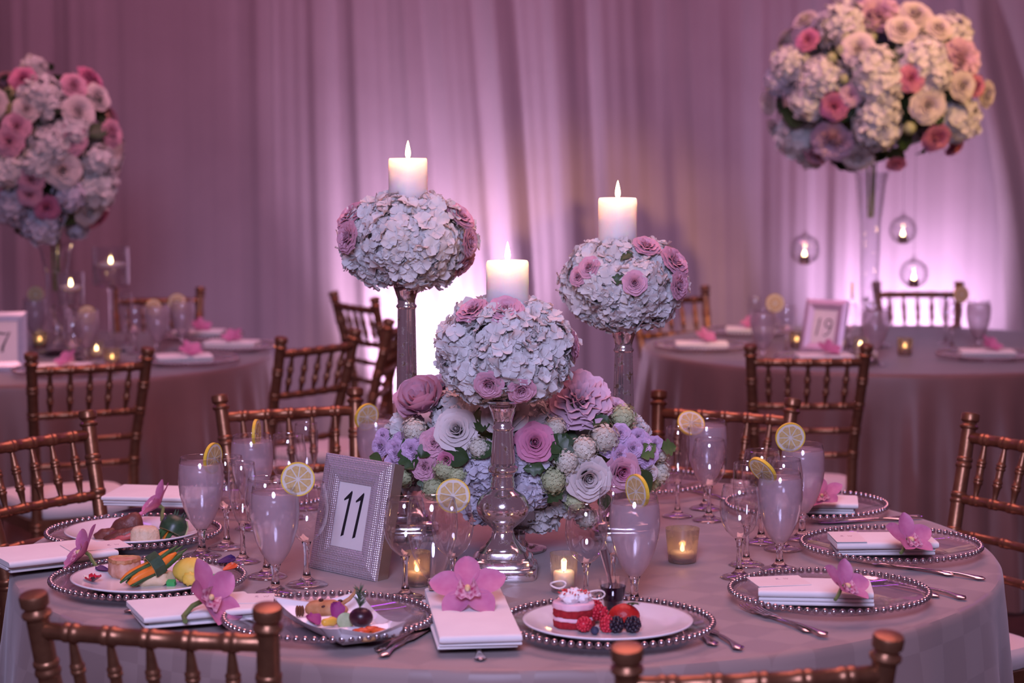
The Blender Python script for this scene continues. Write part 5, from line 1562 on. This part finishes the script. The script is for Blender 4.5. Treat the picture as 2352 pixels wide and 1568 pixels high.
# bundle of carrots and beans lying through a zucchini ring
pa, pb = food(292, 1350) + Vector((0, -.005, .010)), at(421, 1256, food(345, 1340).y + .012)
ax = (pb - pa)
def along(s, ox=0, oz=0):
    q = pa + ax * s
    return Vector((q.x + ox * .6, q.y + oz * .7, q.z + ox * -.5))
def stick(name, s0, s1, ox, oz, r, m, label, grp, cat, taper=.35):
    q0, q1 = along(s0, ox, oz), along(s1, ox, oz)
    pts = [q0.lerp(q1, k / 8) + Vector((0, 0, .002 * math.sin(k))) for k in range(9)]
    base = pts[0].copy()
    rad = [r * (taper + (1 - taper) * math.sin(math.pi * min(1, (.12 + .55 * k / 8) * 1.35))) for k in range(9)]
    rad[0] *= .6; rad[-1] *= .55
    o = obj(name, G().tube([q - base for q in pts], rad, 10), m, None, Matrix.Translation(base), angle=None)
    return tag(o, label, cat, grp)
stick('carrot', .02, .86, .004, -.010, .0078, M_CARROT, 'orange baby carrot at the front of the bundle', 'vegetables tied in the zucchini ring', 'carrot')
stick('carrot', -.04, .80, -.010, .004, .0065, M_CARROT, 'orange baby carrot at the back of the bundle', 'vegetables tied in the zucchini ring', 'carrot')
for k, (s0, s1, ox, oz) in enumerate(((-.05, .96, -.008, -.008), (.0, 1.0, .010, .002), (.02, .92, .012, -.008), (-.02, .98, .0, .008), (.04, .88, .016, .0))):
    stick('green_bean', s0, s1, ox, oz, .0042, M_BEAN, ('green bean lying left of the front carrot', 'green bean reaching the upper tip of the bundle', 'green bean under the front carrot', 'green bean behind the carrots', 'short green bean at the right of the bundle')[k], 'vegetables tied in the zucchini ring', 'green bean')
q0 = along(.50); dirn = ax.normalized()
t = thing('zucchini_ring', 'dark green zucchini ring holding the carrot bundle', 'zucchini', m=face(dirn, q0 - dirn * .010))
obj('skin', G().lathe([(.0205, 0), (.0215, .001), (.0215, .020), (.0205, .021)], 8), M_ZUCC, t, angle=20)
obj('flesh', G().lathe([(.0205, .021), (.0180, .021), (.0178, 0), (.0205, 0)], 8), M_ZUCI, t, angle=20)
p = food(440, 1338)
t = thing('lemon_wrap', 'halved lemon tied in yellow netting at the right of the plate', 'lemon', p)
obj('wrapped_lemon', G().ball((0, 0, .021), (.032, .026, .022), 26, 14, fn=lambda q: 1 + .025 * math.sin(14 * math.atan2(q[1], q[0]))), M_YEL, t, angle=None)
obj('tied_knot', G().ball((.002, -.026, .012), (.014, .010, .012), 18, 10, fn=lambda q: 1 + .12 * math.sin(9 * math.atan2(q[2], q[0]))), M_YEL, t, angle=None)
for (px, py, w, a, lab) in ((487, 1332, .016, 20, 'bright green square garnish right of the lemon wrap'), (394, 1344, .014, -8, 'bright green square garnish at the front of the plate')):
    tag(obj('green_garnish', G().box(-w / 2, w / 2, -.005, .005, 0, .009), M_GREEN, None, Matrix.Translation(food(px, py)) @ RZ(R(a)) @ RX(R(20))), lab, 'garnish', 'green square garnishes')
small_petal(food(250, 1320) + Vector((0, 0, .008)), .024, M_PURP, 'dark purple petal left of the chicken piece', a=80)
small_petal(food(500, 1312) + Vector((0, 0, .016)), .032, M_PURP, 'long dark purple petal on the right rim of the chicken plate', a=280)
small_petal(food(513, 1330) + Vector((0, 0, .016)), .026, M_PEPPER, 'thin red petal hanging over the right plate rim', a=300)
t = thing('garnish_flower', 'wilted dark red and cream flower at the left of the chicken plate', 'flower', food(212, 1340) + Vector((0, 0, .003)))
for k in range(5):
    g = petal_sheet(.016, .018, .003, .005, 4, 4, .002, k)
    obj('petal', g, (M_RASP, M_VIBC, M_RASP, M_BEET, M_RASP)[k], t, RZ(k * 1.2566) @ RX(R(18)))
# ---------------------------------------------------------------- steak plate
M_STEAK = mat('seared_steak', (.11, .035, .025), (.20, .065, .045), 50, rough=.45, bump=.3, bscale=150)
M_RARE = mat('rare_beef', (.42, .07, .07), (.54, .13, .12), 50, rough=.4)
y0 = food(290, 1238).y
def Aw(px, py, dy=0): return at(px, py, y0 + dy)
def steak(px, py, dy, size, rot, label, cut):
    c = Aw(px, py, dy)
    t = thing('steak_slice', label, 'steak', m=Matrix.Translation(c) @ RY(R(rot)), group='steak slices')
    lump = lambda q: (1 + .07 * math.sin(7 * q[0] + 3 * q[2]) + .05 * math.sin(11 * q[0] - 5 * q[1])) * (max(abs(q[0]) ** 3, 0) + abs(q[1]) ** 3 + abs(q[2]) ** 3) ** (-1 / 4.5)
    obj('seared_crust', G().ball((0, 0, 0), size, 24, 14, fn=lump), M_STEAK, t, angle=None)
    if cut:
        obj('rare_centre', G().ball((size[0] * .08, -size[1] * .42, -size[2] * .1), (size[0] * .82, size[1] * .72, size[2] * .52), 20, 10, fn=lump), M_RARE, t, angle=None)
steak(290, 1212, .020, (.034, .013, .022), -32, 'thick steak slice leaning upright at the back', False)
steak(243, 1228, .012, (.022, .012, .012), -14, 'small end piece of steak at the left of the plate', False)
steak(280, 1232, .000, (.034, .013, .014), -16, 'steak slice with a pink rare centre at the front', True)
p = food(333, 1246)
tag(obj('rice_mound', G().lathe([(0, 0), (.026, 0), (.0275, .006), (.026, .022), (.021, .029), (.010, .031), (0, .031)], 26, mod=lambda a, z: 1 + .03 * math.sin(5 * a + z * 90)), mat('herbed_rice', (.66, .54, .34), (.78, .68, .48), 120, rough=.8, bump=.6, bscale=220), None, Matrix.Translation(p), angle=None), 'moulded mound of herbed potato on the steak plate', 'potato')
for k, (a, b, c2, lab) in enumerate((((352, 1238), (378, 1212), .006, 'green bean at the left of the zucchini cap'), ((362, 1242), (392, 1206), .010, 'green bean under the zucchini cap'), ((378, 1246), (402, 1216), .004, 'green bean at the right under the zucchini cap'))):
    q0, q1 = Aw(*a), Aw(*b)
    tag(obj('green_bean', G().tube([(0, 0, 0), (q1 - q0) * .5 + Vector((0, 0, .003)), q1 - q0], [.003, .0045, .003], 8), M_BEAN, None, Matrix.Translation(q0)), lab, 'green bean', 'beans on the steak plate')
pz = Aw(402, 1206, .004)
t = thing('carved_zucchini', 'carved zucchini cap with spiky crown on the steak plate', 'zucchini', m=Matrix.Translation(pz) @ RY(R(25)) @ RX(R(-20)))
obj('skin', G().lathe([(.025, -.016), (.0265, -.006), (.025, .006), (.018, .015), (.008, .019), (0, .020)], 20), M_ZUCC, t, angle=None)
obj('flesh', G().lathe([(.025, -.016), (.019, -.0165), (.018, -.005), (.010, .008), (0, .010)], 20), M_ZUCI, t, angle=None)
for k in range(6): obj('spike', G().lathe([(.0028, 0), (.0018, .006), (0, .013)], 6, T(.009 * math.cos(k * 1.05), .009 * math.sin(k * 1.05), .017) @ RY(R(14 * math.cos(k)))), M_ZUCC, t)
obj('notch', G().tube([(.0255, -.006, -.014), (.0245, -.008, .004), (.017, -.008, .0145)], .0022, 6), M_ZUCI, t)
stick_p = [Aw(366, 1254), Aw(384, 1222)]
tag(obj('carrot', G().tube([(0, 0, 0), stick_p[1] - stick_p[0]], [.004, .005], 8), M_CARROT, None, Matrix.Translation(stick_p[0] + Vector((.004, .006, .004)))), 'carrot stick tucked under the zucchini cap', 'carrot')

# ================================================================ things on the two back tables
def bg_place(px, py, label, setting=True, orch=True):
    p = on(px, py, TZ); p.z = TZ
    charger(p, 'beaded glass charger ' + label, 'charger plates on the back tables')
    napkin(p + Vector((-.0, -.05, .0085)), random.uniform(-14, 14), .18, .10, 'folded white napkin ' + label, .0060, 3, .004, 0, int(px))
    if orch: orchid(p + Vector((.01, -.01, .045)), Vector((random.uniform(-.4, .4), -.5, .8)), random.uniform(-40, 40), 'pink orchid ' + label, .34, .92, simple=True, grp='orchids on the back tables')
for px, py, lab in ((432, 838, 'at the right front of the left background table'), (530, 806, 'at the right rim of the left background table'), (456, 780, 'at the far right of the left background table'), (150, 862, 'in front of the left background table, behind a chair'),
                    (1612, 806, 'at the left rim of the right background table, lit amber'), (1895, 836, 'at the front of the right background table, behind a chair'), (2265, 826, 'at the right front of the right background table'), (1720, 772, 'at the far left of the right background table')):
    bg_place(px, py, lab)
def bg_glass(kind, fl, px, py, lab, s=1.0):
    p = on(px, py, TZ); p.z = TZ
    glass(kind, fl, p, lab, s, ' on the back tables')
    return p
q = bg_glass('goblet', True, 420, 806, 'lemon-water goblet, rightmost on the left background table'); lemon(at(407, 694, q.y - .005), 0, 0, 0, 'lemon slice on the rightmost goblet of the left background table', 1.05, 'lemon slices on the back tables')
q = bg_glass('goblet', True, 362, 820, 'lemon-water goblet in front of the rightmost one on the left background table'); lemon(at(352, 706, q.y + .02), 30, 0, 0, 'lemon slice behind the front goblet of the left background table', 1.0, 'lemon slices on the back tables')
q = bg_glass('goblet', True, 200, 836, 'lemon-water goblet left of the tall floating-candle holder'); lemon(at(200, 722, q.y - .005), 10, 0, 0, 'lemon slice left of the tall floating-candle holder', 1.0, 'lemon slices on the back tables')
q = bg_glass('goblet', True, 82, 800, 'lemon-water goblet at the left edge behind the 7 sign'); lemon(at(82, 676, q.y - .005), 0, 0, 0, 'lemon slice at the left edge behind the 7 sign', 1.0, 'lemon slices on the back tables')
bg_glass('wine', False, 312, 812, 'wine glass right of the tall floating-candle holder')
bg_glass('flute', False, 290, 790, 'champagne flute behind the tall floating-candle holder')
bg_glass('wine', False, 170, 850, 'wine glass near the votive on the left background table')
q = bg_glass('goblet', True, 1752, 838, 'lemon-water goblet, leftmost on the right background table'); lemon(at(1780, 696, q.y - .005), 6, 0, 0, 'lemon slice on the leftmost goblet of the right background table', 1.05, 'lemon slices on the back tables')
bg_glass('wine', False, 1806, 810, 'wine glass right of the leftmost goblet on the right background table')
bg_glass('flute', False, 1732, 800, 'champagne flute behind the leftmost goblet on the right background table')
q = bg_glass('goblet', True, 2010, 840, 'lemon-water goblet in front of the tall trumpet vase', 1.06); lemon(at(1957, 668, q.y + .05), 80, 0, 0, 'lemon slice by the stem of the trumpet vase', 1.0, 'lemon slices on the back tables')
q = bg_glass('goblet', True, 2246, 812, 'lemon-water goblet, rightmost on the right background table'); lemon(at(2208, 676, q.y - .005), 20, 0, 0, 'lemon slice on the rightmost goblet of the right background table', 1.0, 'lemon slices on the back tables')
bg_glass('wine', False, 2186, 800, 'wine glass left of the rightmost goblet on the right background table')
bg_glass('flute', False, 2172, 790, 'champagne flute at the right of the right background table')
bg_glass('wine', False, 1948, 806, 'wine glass left of the trumpet vase')
for px, py, m_, lab in ((222, 822, M_VOTG, 'lit votive in front of the tall floating-candle holder'), (92, 800, M_VOTM, 'amber votive beside the 7 sign'), (258, 842, M_VOTM, 'low votive behind the chair at the left background table'),
                        (1830, 800, M_VOTM, 'amber votive left of the 19 sign'), (2078, 816, M_VOTM, 'lit votive right of the trumpet vase'), (1976, 812, M_VOTG, 'lit votive at the foot of the trumpet vase'), (1985, 838, M_VOTG, 'lit votive just behind the shaded chair back')):
    p = on(px, py, TZ); p.z = TZ
    votive(p, .027, .024, .060, m_, True, lab, .028, 'votives on the back tables')
# floating-candle holders
def floater(px, rim_top, cup_bot, foot_py, r, label):
    p = on(px, foot_py, TZ); p.z = TZ
    z1, z0 = zat(rim_top, p.y) - TZ, zat(cup_bot, p.y) - TZ
    t = thing('floating_candle_holder', label, 'candle holder', p, 0, 'glass floating-candle holders')
    obj('foot', G().lathe([(0, 0), (.050, 0), (.052, .003), (.02, .008), (.009, .016), (0, .017)], 28), M_SOLID, t, angle=None)
    obj('stem', G().lathe([(.009, .012), (.0085, z0 * .5), (.0095, z0 * .9), (.018, z0 - .004), (0, z0)], 16), M_SOLID, t, angle=None)
    obj('cup', G().lathe([(0, z0 - .002), (r * .9, z0 - .002), (r, z0 + .006), (r, z1), (r - .0016, z1), (r - .0016, z0 + .008), (0, z0 + .004)], 36), M_GLASS, t, angle=60)
    zw = z0 + (z1 - z0) * .50
    obj('water', G().lathe([(0, z0 + .005), (r - .003, z0 + .008), (r - .003, zw), (0, zw)], 32), M_GLASS, t, angle=60)
    obj('floating_candle', G().lathe([(0, zw - .008), (r * .55, zw - .006), (r * .78, zw + .006), (r * .74, zw + .011), (0, zw + .010)], 28), M_WAX, t, angle=None)
    flame(t, zw + .010, .024, .0055)
floater(258, 567, 655, 806, .064, 'tall glass holder with a floating candle on the left background table')
floater(166, 625, 702, 828, .045, 'shorter glass holder with a floating candle beside the slim vase')
# number frames
def arc(cx, cz, r, a0, a1, n=10): return [(cx + r * math.cos(R(a0 + (a1 - a0) * k / n)), cz + r * math.sin(R(a0 + (a1 - a0) * k / n)) * 1.15) for k in range(n + 1)]
seven = ([(-.021, .016), (-.019, .028), (.004, .024), (.019, .030), (.004, .0), (-.004, -.018), (-.006, -.034)], [.003, .007, .005, .004, .006, .008, .007])
pts9 = [(x + .016, z + .012) for x, z in arc(0, 0, .0125, -20, 345, 18)] + [(.028, .004), (.022, -.018), (.012, -.030), (.002, -.030)]
nine = (pts9, [.0045] * len(pts9))
one19 = ([(-.030, .016), (-.018, .030), (-.022, 0), (-.026, -.032)], [.002, .005, .005, .005])
b1, b2 = on(-40, 868, TZ), on(62, 852, TZ)
frame(Matrix.Translation(on(10, 852, TZ)) @ RZ(R(10)) @ RX(R(-10)), .145, .19, .030, [seven], 'crystal-studded picture frame with the number 7 at the left edge', M_CRYST, M_SIDE)
frame(Matrix.Translation(on(1884, 812, TZ)) @ RZ(R(-34)) @ RX(R(-16)), .160, .19, .036, [one19, nine], 'pink-lilac picture frame with the number 19 on the right background table', mat('satin_pink_frame', (.66, .48, .62), (.74, .56, .70), 30, rough=.35, metal=.4), M_SIDE)  # the pink-lilac is the frame's own satin finish
# glass globes with tealights hanging from the big bouquet
def globe(px, py, r_px, dy, label):
    Y = VB19.y + dy
    c = at(px, py, Y); r = r_px / 5000 * (Y + 3.988)
    t = thing('hanging_globe', label, 'candle holder', c, 0, 'hanging glass candle globes')
    prof = [(0, -r)] + [(r * math.cos(R(a)), r * math.sin(R(a))) for a in range(-80, 75, 10)] + [(r * .26, r * .97), (r * .16, r * 1.05), (0, r * 1.08)]
    obj('glass_globe', G().lathe(prof, 32), M_GLOBE, t, angle=None)
    obj('hanging_loop', G().tube([(r * .10 * math.cos(k / 10 * 6.28), 0, r * 1.18 + r * .12 * math.sin(k / 10 * 6.28)) for k in range(11)], r * .03, 6), M_SOLID, t)
    ztop = (c19.z - .20) - c.z
    obj('thread', G().tube([(0, 0, r * 1.28), (0, 0, ztop)], .0006, 5), M_SILVER, t)
    obj('tealight_cup', G().lathe([(0, -r * .93), (r * .34, -r * .93), (r * .36, -r * .40), (r * .33, -r * .40), (r * .32, -r * .5), (0, -r * .5)], 20), M_SILVER, t)
    flame(t, -r * .48, .024, .0062)
globe(1848, 573, 35, -.10, 'hanging glass candle globe left of the trumpet vase')
globe(2074, 528, 32, -.06, 'upper hanging glass candle globe right of the trumpet vase')
globe(2099, 628, 33, -.12, 'lower hanging glass candle globe right of the trumpet vase')
